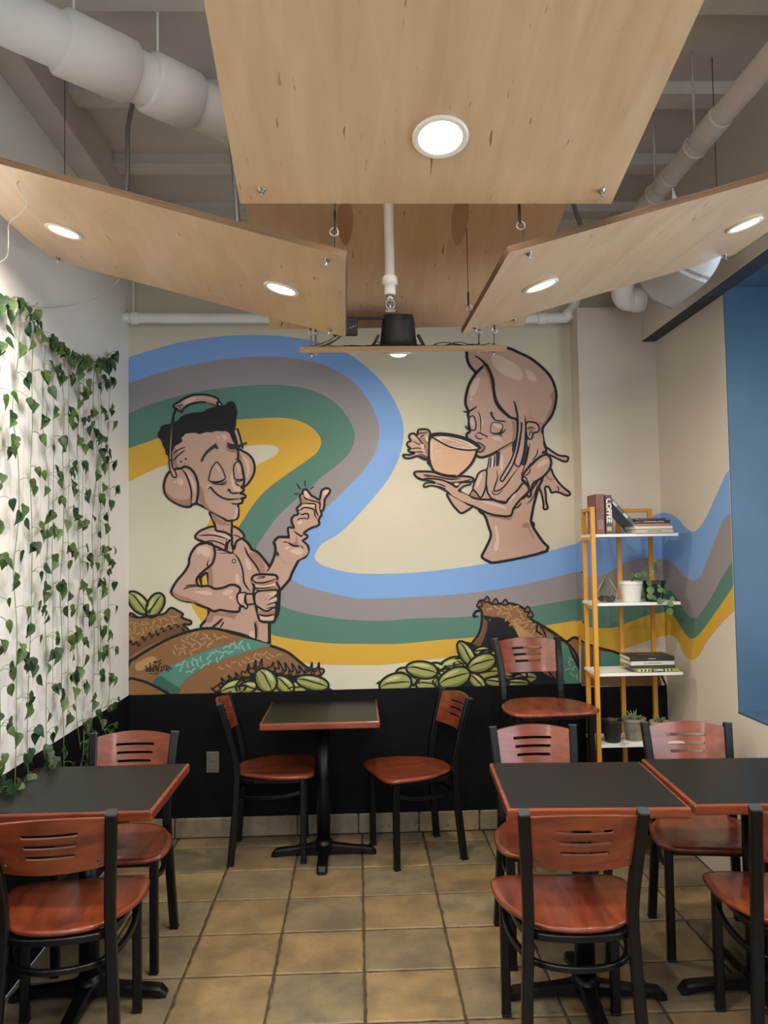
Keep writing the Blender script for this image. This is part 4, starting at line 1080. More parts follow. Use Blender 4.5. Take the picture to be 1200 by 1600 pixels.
# near shoulder, sleeve and arm
O(16, 'skin', 'B', '560 550 600 510 680 430 730 370 770 400 780 440 700 520 640 600 630 640 600 665 520 662 430 645 340 605 250 560 160 500 40 440 0 400 0 360 60 400 150 440 250 490 340 515 450 520', 2.8)
F(18, 'lite', 'B', '350 530 450 545 540 570 580 600 500 580 420 560'); F(18, 'lite', 'B', '620 500 660 460 650 500 600 550')
O(18, 'skin', 'B', '720 345 728 300 760 250 830 180 870 145 920 118 960 130 978 180 965 240 920 300 860 345 820 370 800 430 795 480 775 490 765 470 780 430 765 380 735 350', 3.0)
F(20, 'lite', 'B', '855 210 900 170 945 160 945 190 900 215 860 235'); I(20, 'B', '795 235 780 280 740 310', 1.6); I(20, 'B', '720 320 750 320 770 360 790 410', 1.8)
# far sleeve and forearm
O(12, 'skin', 'B', '290 420 250 480 200 530 270 570 340 520 330 450', 2.4); F(14, 'dark', 'B', '290 440 330 470 330 510 280 490 260 470')
O(10, 'skin', 'B', '50 460 90 550 140 610 175 638 220 620 270 575 190 530', 2.8)
O(14, 'skin', 'B', '280 415 305 340 325 290 360 262 400 260 400 320 390 420 350 500 310 455', 2.2); F(16, 'lite', 'B', '340 300 365 285 350 350 310 420 305 380')
# hand under saucer, saucer
O(13, 'skin', 'K', '205 680 220 655 280 650 380 652 440 660 600 700 760 705 860 715 900 740 880 770 800 775 760 800 700 815 640 790 520 760 380 735 310 748 240 720', 3.0)
F(15, 'dark', 'K', '320 685 380 695 520 715 650 730 760 735 640 750 500 745 400 722'); I(16, 'K', '325 685 400 700 520 720 640 742 750 732', 1.8); I(16, 'K', '640 775 760 770 880 740', 1.6); I(16, 'K', '315 685 340 705 390 712', 1.4)
O(17, 'skin', 'K', '315 825 325 795 370 780 450 785 400 760 330 752 320 738 400 735 500 745 570 765 640 800 700 835 740 790 790 778 860 782 855 805 800 815 750 850 725 890 850 950 780 990 720 960 640 920 580 880 480 830 400 815 340 830', 2.2)
F(19, 'skin', 'K', '640 840 720 880 860 950 900 1040 780 1000 700 960 620 900'); I(20, 'K', '450 785 520 805 575 830', 1.6); I(20, 'K', '480 820 540 840 575 860', 1.3); F(20, 'cream', 'K', '670 800 700 795 730 798 700 815'); I(20, 'K', '720 890 745 870 740 900', 2)
# cup, handle and holding hand
O(13, 'skin', 'K', '380 520 330 510 280 490 240 455 235 430 260 420 380 430 420 600 430 640 400 590 360 545', 2.4)
O(14, 'skin', 'K', '260 160 320 155 370 165 390 210 375 300 370 480 300 490 240 470 200 480 150 495 100 492 75 465 90 452 150 455 210 430 150 420 135 395 160 380 122 345 128 310 165 290 145 250 155 215 200 205 235 230 245 190', 2.8)
F(16, 'dark', 'K', '265 290 300 250 345 280 365 330 370 440 330 430 320 350 280 310'); F(17, 'cream', 'K', '335 240 350 235 368 280 360 300 340 270')
I(17, 'K', '230 240 270 200 330 200 365 180', 1.6); I(17, 'K', '180 290 260 330 300 335', 1.4); I(17, 'K', '165 385 240 375 290 380', 1.4); I(17, 'K', '210 425 280 418 320 420', 1.4); I(17, 'K', '215 230 260 270 290 315 325 350 325 380', 1.8); I(17, 'K', '260 270 300 230 330 225', 1.4); I(17, 'K', '250 440 290 470 350 495', 1.4); I(17, 'K', '280 430 310 460 370 480', 1.4)
F(18, 'pale', 'K', '270 335 310 330 322 350 300 358'); F(18, 'pale', 'K', '285 360 320 355 322 375 298 380'); F(18, 'pale', 'K', '290 400 325 398 325 420 300 415'); F(18, 'lite', 'K', '165 235 200 230 230 270 190 260')
O(18, 'cup', 'K', '395 240 420 215 500 205 600 212 720 235 850 275 960 350 940 400 920 470 880 550 820 620 740 690 700 712 600 705 500 680 440 650 400 580 378 480 380 360', 3.2)
F(20, 'pale', 'K', '400 280 430 340 420 420 440 490 430 540 400 480 390 380'); F(20, 'pale', 'K', '450 420 480 395 540 410 500 420 460 450')
O(20, 'foam', 'K', '410 240 500 225 620 235 740 260 850 300 960 370 940 392 850 400 740 390 620 360 520 310 450 270', 2.2)
for q in ('540 270 640 300 760 340 880 375', '600 255 720 290 850 340', '560 310 660 340 760 365', '520 265 560 300 640 310 700 290'): I(22, 'K', q, 2.0, 'skin')
F(22, 'skin', 'K', '430 245 480 235 520 240 470 250 470 270'); I(22, 'K', '440 640 520 675 620 695 700 690', 1.8)
f.done()

# ---- sacks and beans
rnd = random.Random(5)
def dashes(f, layer, col, cr, region, n, L_=22, w_=1.6):
    L_ *= 1.25; w_ *= .95; n = int(n*1.15)
    """short curved weave marks scattered in a quadrilateral region (crop units)"""
    (ax, ay), (bx, by), (cx, cy), (dx, dy) = region; k = CR[cr]; got = []
    for _ in range(n*6):
        u, v = rnd.random(), rnd.random()
        x = (ax*(1-u)+bx*u)*(1-v)+(dx*(1-u)+cx*u)*v; y = (ay*(1-u)+by*u)*(1-v)+(dy*(1-u)+cy*u)*v
        if len(got) >= n*1.5 or any((x-p)**2+(y-q)**2 < (L_*.72)**2 for p, q in got): continue
        got.append((x, y))
        a = rnd.choice((.5, 2.2, 1.2, 2.9))+rnd.uniform(-.2, .2); c, s = math.cos(a)*L_/2, math.sin(a)*L_/2
        f.ink(layer, cr, '%f %f %f %f %f %f' % (x-c, y-s, x-s*.25, y+c*.25, x+c, y+s), w_, col, taper=False, n=3)
def bean(f, layer, cr, cx, cy, a, b, ang, crease=.2):
    c, s = math.cos(R(ang)), math.sin(R(ang))
    def P(u, v): return '%f %f ' % (cx+u*a*c-v*b*s, cy+u*a*s+v*b*c)
    el = ''.join(P(math.cos(2*PI*k/14), math.sin(2*PI*k/14)*(1+.08*math.cos(2*PI*k/14))) for k in range(14))
    f.out(layer, 'bean', cr, el, 2.9, n=3)
    f.fill(layer+1.5, 'beand', cr, P(-.85, .35)+P(-.4, .75)+P(.3, .85)+P(.8, .4)+P(.3, .62)+P(-.4, .5))
    f.fill(layer+1.5, 'beanl', cr, P(-.6, -.5)+P(-.1, -.75)+P(.45, -.6)+P(.2, -.42)+P(-.3, -.38))
    f.ink(layer+2, cr, P(-.98, 0)+P(-.5, -crease)+P(0, -crease*.6)+P(.5, -.05)+P(.95, .1), 1.8)
f = Fig('painted_sacks_left')
zb = lambda x: 1086-(x-201)*(18/692)
f.out(2, 'sack', 'L', '22 190 80 200 150 185 220 180 260 145 300 160 330 180 325 200 375 220 370 240 330 240 360 285 200 350 22 460', 3.0)
f.fill(4, 'sackd', 'L', '22 350 60 345 130 300 200 280 300 250 340 265 350 285 200 330 60 400 22 430')
for x, y in ((22, 350), (55, 355), (90, 325), (130, 305), (165, 295), (200, 275), (240, 262), (280, 250)):
    f.ink(5, 'L', '%d %d %d %d %d %d %d %d' % (x, y, x+12, y-18, x+22, y+6, x+36, y-12), 2.2)
f.ink(5, 'L', '320 250 345 285 360 290', 3)
dashes(f, 5, 'sackl', 'L', ((30, 215), (300, 185), (290, 235), (30, 320)), 22)
bean(f, 6, 'L', 75, 115, 78, 45, 48); bean(f, 6, 'L', 172, 130, 75, 45, -62)
f.poly(6, 'sack', f.pts('L', '22 190 80 202 150 192 222 182 222 200 150 215 80 225 22 215')); f.ink(9, 'L', '22 188 80 200 150 190 225 182', 2.6)
# big sack
big = '20 470 60 430 130 385 220 335 300 300 380 275 450 262 530 265 620 290 700 312 780 345 860 370 930 400 980 440 1030 480 1060 500 1010 540 900 560 600 620 500 640 250 640 20 640'
f.out(10, 'sack', 'L', big, 3.6)
f.fill(12, 'teal', 'L', '165 560 240 490 320 445 420 405 540 365 640 335 690 320 760 335 830 358 760 375 660 405 560 435 450 480 360 540 300 605 270 625 220 600')
f.fill(13, 'teald', 'L', '160 575 200 530 260 570 320 610 285 632 230 625')
f.fill(12, 'sackd', 'L', '20 560 90 560 170 590 230 625 20 640')
dashes(f, 14, 'teall', 'L', ((300, 470), (640, 345), (740, 350), (330, 530)), 34, 28, 2.4); dashes(f, 14, 'sackl', 'L', ((250, 410), (360, 290), (600, 300), (400, 400)), 26, 26, 2.0)
dashes(f, 14, 'sackl', 'L', ((520, 490), (760, 400), (900, 410), (640, 470)), 22, 26, 2.0); f.fill(12, 'sackl', 'L', '90 445 150 420 180 440 120 490 70 500 60 470')
f.out(15, 'sack', 'L', '20 552 80 555 150 580 215 615 240 640 20 645', 3.4)
# ragged mouth
f.fill(15, 'hole', 'L', '545 640 590 560 680 530 720 500 790 490 860 495 900 520 980 535 1060 525 1110 550 1150 590 1160 640')
for x, y, s in ((560, 580, 1), (600, 565, 1), (640, 550, 1), (690, 520, 1.5), (730, 500, 1.6), (765, 490, 1.5), (830, 490, 1), (880, 500, 1.5), (920, 510, 1.4), (960, 515, 1.5), (1000, 520, 1.3), (1050, 510, 1.5), (1090, 515, 1.6)):
    f.out(17, 'sack', 'L', '%d %d %d %d %d %d %d %d %d %d %d %d' % (x-24, y+14, x-16*s, y-10*s, x-2, y-6*s, x+(14 if x % 20 else -12), y-38*s, x+16, y-8*s, x+26, y+14), 2.0)
f.out(17, 'sack', 'L', '560 600 545 575 500 605 495 600 520 620', 2); f.out(16, 'sack', 'L', '1020 520 1080 490 1130 495 1120 520 1060 540', 2.4)
bean(f, 18.5, 'L', 690, 590, 60, 42, -10); bean(f, 18.5, 'L', 860, 600, 66, 44, 20); bean(f, 20, 'L', 980, 600, 60, 40, -8); bean(f, 19, 'L', 615, 600, 78, 44, -20); bean(f, 19, 'L', 720, 605, 70, 45, 10); bean(f, 21, 'L', 905, 580, 65, 42, 40); bean(f, 21, 'L', 1065, 570, 95, 42, 12); bean(f, 24, 'L', 800, 555, 72, 58, 55)
mb = f.done()
# signature
f = Fig('signature')
for q in ('190 380 235 345 225 440 245 500 270 510', '245 500 275 400', '285 400 300 490 330 500', '330 270 335 400 330 500', '330 285 350 275', '345 380 370 490 400 500 400 380', '440 340 430 500', '470 330 490 420 500 500', '440 345 500 330 550 500', '600 270 560 400 555 500', '575 280 640 285', '610 380 690 370 720 400 700 450 640 490 600 500', '640 390 640 490',
          '700 340 780 350 760 490', '700 340 850 370 860 400 790 440 760 430', '790 440 830 500 850 490', '420 270 480 255 560 240 640 185', '430 275 440 240 500 215', '880 450 885 420 930 405'):
    f.ink(18, 'G', q, 1.15 if len(q) < 40 else .9, smooth=False, taper=False)
f.ink(18, 'G', '330 555 400 555', 1.0, taper=False); f.ink(18, 'G', '620 555 720 540', .8)
for q in ('445 545 470 540 470 558 445 575 475 575', '485 545 505 545 505 572 485 572 485 545', '520 548 540 542 538 558 518 575 542 575', '558 542 558 576'):
    f.ink(18, 'G', q, .5, smooth=False, taper=False)
o = f.done(); o['label'] = 'black lettering of the artist tag'
# right sack
f = Fig('painted_sack_right')
f.fill(2, 'hole', 'S', '500 260 560 190 620 130 700 160 740 250 840 420 860 470 440 478 500 300')
f.out(3, 'sack', 'S', '545 115 530 90 535 60 570 60 600 75 650 72 700 75 740 90 780 120 790 150 840 180 900 220 960 260 1000 240 1040 255 1060 290 1062 470 900 475 800 440 740 280 700 200 640 150 600 145 560 140 575 170 570 220 550 270 520 295 495 275 530 225 545 170', 3.4)
f.fill(5, 'sackd', 'S', '555 150 575 170 570 220 550 270 520 290 505 278 545 220'); f.ink(6, 'S', '545 130 575 145 575 200 548 275 520 300', 2.4)
f.fill(5, 'sackl', 'S', '700 150 740 190 800 230 850 260 820 290 760 280 720 220')
f.ink(6, 'S', '600 140 650 150 690 185 720 240 760 330 800 440', 3.0)
for x, y in ((535, 75), (570, 52), (612, 62), (660, 66), (770, 100), (785, 125)):
    f.out(5, 'sack', 'S', '%d %d %d %d %d %d' % (x-14, y+12, x+2, y-14, x+14, y+10), 2.2)
f.ink(6, 'S', '545 115 520 110 505 135 530 135', 3.5)
for q in ('800 160 820 175 815 205 838 225 850 240', '830 180 850 205 862 240', '790 150 800 165 830 165'): f.ink(6, 'S', q, 2.8)
f.ink(6, 'S', '850 180 900 215 960 262 1010 320 1030 400 1060 465', 3.2); f.ink(6, 'S', '960 262 1000 242 1040 262 1058 300', 3.0)
f.fill(5, 'teal', 'S', '870 230 930 265 975 290 1010 350 1035 420 1055 470 960 472 900 360'); f.ink(7, 'S', '975 285 1000 340 1030 400 1055 468', 3)
dashes(f, 7, 'sackl', 'S', ((560, 90), (720, 90), (850, 240), (720, 200)), 26, 24, 2.0); dashes(f, 7, 'teall', 'S', ((960, 340), (990, 340), (1020, 440), (970, 440)), 7, 24, 2.0)
f.ink(7, 'S', '770 400 765 470', 2.5); f.ink(7, 'S', '870 400 900 440 940 470', 2.5)
f.fill(7, 'ink', 'S', '70 478 110 430 170 400 190 365 260 355 330 372 400 345 450 330 440 270 480 262 540 290 620 310 700 330 860 420 860 478')
for (x, y, a, b, an, ly) in ((180, 430, 60, 40, 20, 7.5), (360, 440, 60, 40, -30, 7.5), (460, 390, 60, 40, 40, 7.5), (590, 335, 60, 34, 5, 7.5), (680, 375, 60, 32, 20, 7.5), (760, 440, 60, 30, -5, 7.5), (120, 470, 80, 52, -12, 9), (280, 470, 60, 40, 0, 8), (330, 400, 52, 34, 20, 8), (250, 400, 78, 42, 8, 14), (400, 385, 75, 45, -18, 8), (470, 320, 70, 34, 58, 12), (545, 305, 40, 20, -10, 8),
                         (640, 340, 60, 34, 15, 8), (700, 420, 70, 34, 10, 8), (560, 415, 78, 34, -10, 10), (545, 368, 72, 44, -22, 16), (410, 440, 82, 48, -22, 18), (520, 455, 52, 30, 40, 12), (620, 460, 60, 26, 5, 12), (720, 465, 60, 22, 0, 12), (650, 395, 60, 28, 30, 8)):
    bean(f, ly, 'S', x, y, a, b, an)
f.done()
# its continuation on the chase
bm = bmesh.new()
def chase_fill(txt, mi, off, ax=0):
    P = [onY(x, y, YS-off) for x, y in px('Q', txt)]; vs = [bm.verts.new(p) for p in P]
    for tri in tessellate_polygon([[Vector((p.x, p.z, 0)) for p in P]]):
        fc = bm.faces.new([vs[k] for k in tri]); fc.material_index = mi; fc.normal_update()
        if fc.normal.y > 0: fc.normal_flip()
chase_fill('130 890 160 905 230 928 300 945 360 968 420 990 500 1010 540 1040 560 1130 130 1130', 0, .0010)
chase_fill('232 945 290 950 350 975 350 1020 300 1045 232 1040', 1, .0013)
def chase_ink(pts, w_, off):
    P = [onY(x, y, YS-off) for x, y in [tuple(q)[:2] for q in crom([(x, y, 0) for x, y in px('Q', pts)], False, 4)]]
    for a, b in zip(P, P[1:]):
        d = (b-a).normalized(); n_ = Vector((-d.z, 0, d.x))*w_/2
        fc = bm.faces.new([bm.verts.new(q) for q in (a-n_, b-n_, b+n_, a+n_)]); fc.material_index = 2
chase_ink('130 888 160 905 230 928 300 945 360 968 420 990 500 1010 540 1040 562 1085 580 1125', .012, .0016)
chase_ink('232 1040 300 1045 352 1020', .008, .0016)
me = bpy.data.meshes.new('painted_sack_corner'); bm.to_mesh(me); bm.free()
link('painted_sack_corner', me, [PM['sackd'], PM['teal'], PM['ink']], mur, world=True)
# wainscot repainted over the lower edge of figures
# ================================================================ SHELF UNIT AND WHAT STANDS ON IT
M_yel = mat('yellow painted metal', (206, 146, 48), .42)
M_wht = mottled('white board', (226, 224, 218), (234, 232, 226), 4, .5)
SZ = [1.661, 1.311, .957, .602, .25]
sh = thing('shelf_unit', 'yellow metal shelf unit with five white boards in the corner', 'shelf', (1.2, 4.05, 0))
fl = (1.198, 4.062); bl_ = (1.222, 4.305); br1 = (1.416, 4.325); br2 = (1.589, 4.325)
for (x, y), nm in ((fl, 'post'), (bl_, 'post'), (br1, 'post'), (br2, 'post')):
    bm = bmesh.new(); z1 = 1.80; box(bm, (x, y, z1/2), (.022, .022, z1), .0015); obj(nm, bm, M_yel, sh, world=True)
def rail(a, b, z, nm='rail'):
    bm = bmesh.new(); bar(bm, [(a[0], a[1], z), (b[0], b[1], z)], .02, .02, Vector((0, 0, 1))); obj(nm, bm, M_yel, sh, world=True)
for z in [1.79] + [s-.024 for s in SZ]: rail(fl, bl_, z)
rail(br1, br2, 1.79); rail(br1, br2, .12)
for z in SZ:
    bm = bmesh.new(); box(bm, (1.4225, 4.188, z-.0075), (.435, .246, .015), .0012); obj('shelf_board', bm, M_wht, sh, world=True)
# ---- books
M_page = mat('page edges', (222, 214, 196), .8)
def bookmesh(t, wx, dy, h, cm, spine='x-'):
    """lying book: wx wide, dy deep, h thick; spine towards the viewer (-y)"""
    bm = bmesh.new(); box(bm, (0, 0, .0012), (wx, dy, .0024), .0006); box(bm, (0, 0, h-.0012), (wx, dy, .0024), .0006)
    box(bm, (0, -dy/2+.0014, h/2), (wx, .0028, h), .0008)
    obj('cover', bm, cm, t)
    bm = bmesh.new(); box(bm, (0, .0015, h/2), (wx-.006, dy-.007, h-.005)); obj('pages', bm, M_page, t)
def spine_text(t, body, size, loc, rot, m, bold=0):
    me = text_mesh(body, size, .0003, bold=bold); o = link('title', me, m, t); o.location = loc; o.rotation_euler = rot; return o
def cov(n, rgb, r=.4): return mat(n, rgb, r)
WT = mat('white print', (232, 228, 218), .5); BT = mat('dark print', (40, 36, 32), .5); BRT = mat('brown print', (120, 84, 52), .5)
def flat_book(label, x, y, z, wx, dy, h, cm, rz=0, title=None, tm=WT, ts=.011, group=None, tx=0, bold=0):
    t = thing('book', label, 'book', (x, y, z+.0004), R(rz)); bookmesh(t, wx, dy, h, cm)
    if title: spine_text(t, title, ts, (tx, -dy/2-.0006, h/2), (PI/2, 0, 0), tm, bold)
    return t
def upright(label, x, y, z, th, dy, h, cm, rz=0, tilt=0):
    t = thing('book', label, 'book', (x, y, z+.0004)); t.rotation_euler = (0, R(tilt), R(rz))
    bm = bmesh.new(); box(bm, (-th/2+.0012, 0, h/2), (.0024, dy, h), .0006); box(bm, (th/2-.0012, 0, h/2), (.0024, dy, h), .0006)
    box(bm, (0, -dy/2+.0014, h/2), (th, .0028, h), .0008); obj('cover', bm, cm, t)
    bm = bmesh.new(); box(bm, (0, .0015, h/2), (th-.005, dy-.007, h-.007)); obj('pages', bm, M_page, t)
    return t
z = SZ[0]
t = upright('brown book standing upright, leftmost on the top shelf board', 1.248, 4.165, z, .046, .15, .205, cov('russet cover', (122, 78, 58)))
spine_text(t, 'ESPRESSO', .016, (-.006, -.0756, .14), (PI/2, PI/2, 0), BRT); bm = bmesh.new(); box(bm, (0, -.0755, .05), (.030, .0008, .05)); obj('spine_panel', bm, cov('dull cream', (150, 112, 88)), t)
t = upright('dark brown book with white COFFEE lettering standing on the top board', 1.290, 4.16, z, .034, .155, .200, cov('umber cover', (92, 62, 48)))
spine_text(t, 'COFFEE', .036, (0, -.0782, .120), (PI/2, PI/2, 0), WT, .0012); bm = bmesh.new(); box(bm, (0, -.0780, .026), (.024, .0008, .022)); obj('spine_panel', bm, cov('pale label', (180, 160, 136)), t)
t = upright('dark book leaning against the upright books on the top board', 1.452, 4.17, z+.0075, .020, .18, .225, cov('charcoal cover', (70, 66, 62), .3), tilt=-42)
for k in range(5):
    bm = bmesh.new(); box(bm, (0, -.0906, .035+k*.040), (.013, .0008, .030)); obj('spine_picture', bm, cov('spine print %d' % k, ((150, 160, 165), (60, 70, 80), (190, 190, 180), (90, 84, 76), (170, 176, 180))[k]), t)
bz = z
for (lb, wx, dy, h, c, ti, tm, x, rz) in (
        ('tan book at the bottom of the pile on the top board', .212, .15, .021, (196, 176, 142), 'LONDON COFFEE', BRT, 1.515, 0),
        ('pale blue-white book second from the bottom of the top board pile', .214, .15, .015, (206, 208, 202), None, BT, 1.510, 1),
        ('thin orange-brown book in the middle of the top board pile', .180, .14, .013, (176, 118, 66), None, BT, 1.510, 0),
        ('black book with white spine lettering in the top board pile', .182, .14, .015, (34, 34, 36), 'The World Atlas of Coffee', WT, 1.515, 1),
        ('thin book with dark picture cover on top of the top board pile', .160, .12, .010, (62, 52, 48), None, WT, 1.505, 3)):
    flat_book(lb, x, 4.135, bz, wx*.92, dy, h, cov(lb[:14], c), rz, ti, tm, .0095); bz += h+.0008
# ---- second board
M_glassc = mat('clear glass', (250, 250, 250), .02, trans=1.0, ior=1.22)
z = SZ[1]
t = thing('terrarium', 'clear glass teardrop terrarium with pebbles on the second board', 'terrarium', (1.283, 4.13, z+.0005))
bm = bmesh.new()
outer = [(.018, .001), (.040, .004), (.051, .022), (.053, .042), (.047, .066), (.033, .092), (.018, .115), (.007, .135), (.003, .146)]
_inner = [(r-.0022 if r > .004 else .0008, zz_+(.003 if i == 0 else 0)) for i, (r, zz_) in enumerate(outer)]
lathe(bm, outer, 28, cap=True)
obj('glass_bowl', bm, M_glassc, t, smooth=60)
rnd = random.Random(8); bm = bmesh.new()
for k in range(70):
    a = rnd.uniform(0, 2*PI); r_ = .036*math.sqrt(rnd.random()); bmesh.ops.create_icosphere(bm, subdivisions=1, radius=rnd.uniform(.0035, .006), matrix=Matrix.Translation((r_*math.cos(a), r_*math.sin(a), .014+rnd.uniform(0, .020))))
o = obj('pebbles', bm, mottled('pebble', (60, 46, 36), (150, 140, 124), 90, .7), t); o['kind'] = 'stuff'
M_leafg = mottled('pothos green', (58, 92, 46), (92, 128, 66), 25, .45, spec=.5)
M_stem = mat('vine stem', (104, 122, 72), .6)
M_soil = mottled('potting soil', (48, 36, 28), (76, 58, 44), 60, .95, bump=.5)
def pot(name, label, x, y, z, r1, r2, h, m, saucer=False, rim=.004):
    t = thing(name, label, 'potted plant', (x, y, z+.0005))
    bm = bmesh.new(); b0_ = .006 if saucer else 0
    lathe(bm, [(r1*.9, b0_), (r1, b0_+.003), (r2-.002, b0_+h-.018), (r2+rim*.4, b0_+h-.016), (r2+rim*.4, b0_+h), (r2-.004, b0_+h), (r2-.007, b0_+h-.014), (.002, b0_+h-.014)], 28)
    obj('pot', bm, m, t, smooth=40)
    bm = bmesh.new(); lathe(bm, [(.002, b0_+h-.016), (r2-.008, b0_+h-.016), (r2-.008, b0_+h-.012), (.002, b0_+h-.010)], 20); obj('soil', bm, M_soil, t)
    if saucer:
        bm = bmesh.new(); lathe(bm, [(r1*1.0, 0), (r1*1.12, .009), (r1*1.06, .009), (r1*.9, .004), (.002, .004)], 28); obj('saucer', bm, m, t, smooth=40)
    return t, b0_+h
def round_leaf(bm, c, r, nrm, up, n=10):
    nrm = Vector(nrm).normalized(); up = Vector(up); up = (up-nrm*up.dot(nrm)).normalized(); s = nrm.cross(up)
    c = Vector(c); ce = bm.verts.new(c+nrm*(-r*.12)); ring = []
    for k in range(n):
        a = 2*PI*k/n; rr = r*(1-.12*math.cos(a)**4) if k else r*1.06
        ring.append(bm.verts.new(c+up*math.cos(a)*rr+s*math.sin(a)*rr+nrm*(.03*r*math.sin(3*a))))
    for k in range(n): bm.faces.new((ce, ring[k], ring[(k+1) % n])).smooth = True
def add_leaf(t, c, r, nrm, up):
    bm = bmesh.new(); round_leaf(bm, c, r, nrm, up); return obj('leaf', bm, M_leafg, t)
t, hh = pot('potted_plant', 'white pot with trailing round-leaved plant on the second board', 1.408, 4.13, z, .048, .060, .100, mat('glossy white glaze', (226, 222, 214), .3), True)
bm = bmesh.new(); rnd = random.Random(12); lv = []
for k in range(11):
    a = rnd.uniform(-.3, 2.4)-1.2; l = rnd.uniform(.03, .075); p = [(0, 0, hh-.014), (math.cos(a)*l*.4, math.sin(a)*l*.4-.01, hh+.022), (math.cos(a)*l, math.sin(a)*l-.02, hh+.018+rnd.uniform(0, .03))]
    tube(bm, crom(p, n=4), .0012, 5); lv.append((p[-1], rnd.uniform(.012, .018), (rnd.uniform(-.4, .4), -1, rnd.uniform(.2, .9))))
tr = [(.03, -.02, hh-.01), (.058, -.045, hh+.01), (.072, -.055, hh-.03), (.085, -.06, .030), (.11, -.062, .012), (.135, -.075, .004), (.15, -.130, -.02), (.152, -.132, -.045)]
tube(bm, crom(tr, n=5), .0015, 5)
obj('stem', bm, M_stem, t)
for c, r, nn in lv: add_leaf(t, c, r, nn, (0, 0, 1))
for c, r, nn in (((.075, -.062, hh-.008), .018, (.3, -1, .2)), ((.078, -.066, hh-.045), .020, (-.2, -1, .1)), ((.074, -.07, .030), .018, (0, -1, .3)), ((.095, -.07, .022), .014, (.4, -1, .3)), ((.150, -.138, -.005), .017, (0, -1, .4)), ((.146, -.138, -.042), .020, (.2, -1, .1)), ((.160, -.138, .02), .012, (0, -1, .2))):
    add_leaf(t, c, r, nn, (.3, 0, 1))
t, hh = pot('potted_plant', 'black plastic pot with a thin climbing vine on the second board', 1.530, 4.135, z, .044, .056, .106, mat('black plastic pot', (30, 30, 32), .4), False, .008)
bm = bmesh.new(); tube(bm, crom([(.0, 0, hh-.014), (.01, -.01, hh+.03), (-.005, 0, hh+.07), (.02, -.01, hh+.10)], n=5), .0013, 5)
tube(bm, crom([(.01, -.02, hh-.014), (.012, -.05, hh+.012), (.008, -.066, hh-.03), (.012, -.07, hh-.06), (.002, -.075, hh-.10)], n=5), .0013, 5); obj('stem', bm, M_stem, t)
for c, r, nn in (((.03, -.012, hh+.102), .012, (.2, -.8, .6)), ((.008, -.012, hh+.103), .010, (-.4, -.8, .4)), ((-.01, -.004, hh+.05), .013, (-.2, -1, .3)), ((.006, -.072, hh-.045), .016, (0, -1, .2)), ((.026, -.074, hh-.052), .013, (.4, -1, .2)), ((0, -.078, hh-.10), .016, (-.2, -1, .1)), ((.0, -.072, hh-.025), .010, (0, -1, .5))):
    add_leaf(t, c, r, nn, (0, 0, 1))
# ---- third board: pile of books
bz = SZ[2]
for (lb, wx, dy, h, c, ti, tm, x, rz, ts) in (
        ('green and white coffee book at the bottom of the third board pile', .228, .18, .022, (158, 168, 84), None, BT, 1.512, 1, .013),
        ('thin dark green book on the green coffee book', .250, .18, .012, (54, 66, 54), None, WT, 1.488, -3, .008),
        ('white-spined book in the middle of the third board pile', .236, .17, .021, (214, 208, 192), 'THE COFFEE DICTIONARY', BT, 1.487, 1, .008),
        ('thick black book on top of the third board pile', .242, .17, .022, (34, 34, 36), 'COFFEE ART', WT, 1.487, -1, .007)):
    t = flat_book(lb, x, 4.155, bz, wx*.94, dy, h, cov(lb[:14]+'3', c, .35), rz, ti, tm, ts)
    if bz == SZ[2]:
        bm = bmesh.new(); box(bm, (0, -.0905, .011), (.066, .0008, .018)); obj('spine_panel', bm, BT, t)
        spine_text(t, 'COFFEE', .015, (0, -.0912, .011), (PI/2, 0, 0), WT, .0005)
        for k in range(14):
            xk = (-.095+k*.0095) if k < 6 else (-.095+k*.0095+.040)
            if abs(xk) < .036 or abs(xk) > .10: continue
            bm = bmesh.new(); box(bm, (xk, -.0905, .011), (.0055, .0008, .010)); obj('spine_picture', bm, BT if k % 2 else WT, t)
    if 'thick black' in lb:
        bm = bmesh.new(); box(bm, (-.01, .01, h+.0002), (.10, .05, .0006)); obj('cover_picture', bm, cov('cover print', (108, 74, 56)), t)
    bz += h+.0008
# ---- fourth board: three pots
z = SZ[3]
t, hh = pot('potted_plant', 'black pot with a dried trailing plant on the fourth board', 1.290, 4.13, z, .040, .050, .110, mat('black pot', (28, 27, 28), .5))
bm = bmesh.new(); rnd = random.Random(4)
for k in range(16):
    a = rnd.uniform(0, 2*PI); l = rnd.uniform(.01, .045)
    tube(bm, crom([(math.cos(a)*l*.3, math.sin(a)*l*.3, hh-.012), (math.cos(a)*l*.7, math.sin(a)*l*.7, hh+.006), (math.cos(a)*l, math.sin(a)*l, hh+rnd.uniform(-.004, .012))], n=3), .0009, 4)
for k in range(3):
    tube(bm, crom([(.025+k*.006, -.035, hh-.01), (.035+k*.006, -.053, hh-.005), (.030+k*.008, -.062, hh-.05), (.034-k*.01, -.066, hh-.09-k*.01), (.02+k*.02, -.085, .008+.001*k)], n=5), .0011, 4)
o = obj('dried_stems', bm, mat('dry stem', (128, 108, 84), .8), t); o['kind'] = 'stuff'
def succulent(t, hh, n, L_, m, rnd):
    for k in range(n):
        a = 2*PI*k/n+rnd.uniform(-.2, .2); el = rnd.uniform(.5, 1.3); l = L_*rnd.uniform(.7, 1.1)
        d = Vector((math.cos(a)*math.cos(el), math.sin(a)*math.cos(el), math.sin(el))); b_0 = Vector((0, 0, hh-.012))
        bm = bmesh.new(); tube(bm, [b_0, b_0+d*l*.4+Vector((0, 0, -.001)), b_0+d*l*.75, b_0+d*l+Vector((0, 0, .003))], [.004, .006, .004, .0008], 6); obj('leaf', bm, m, t)
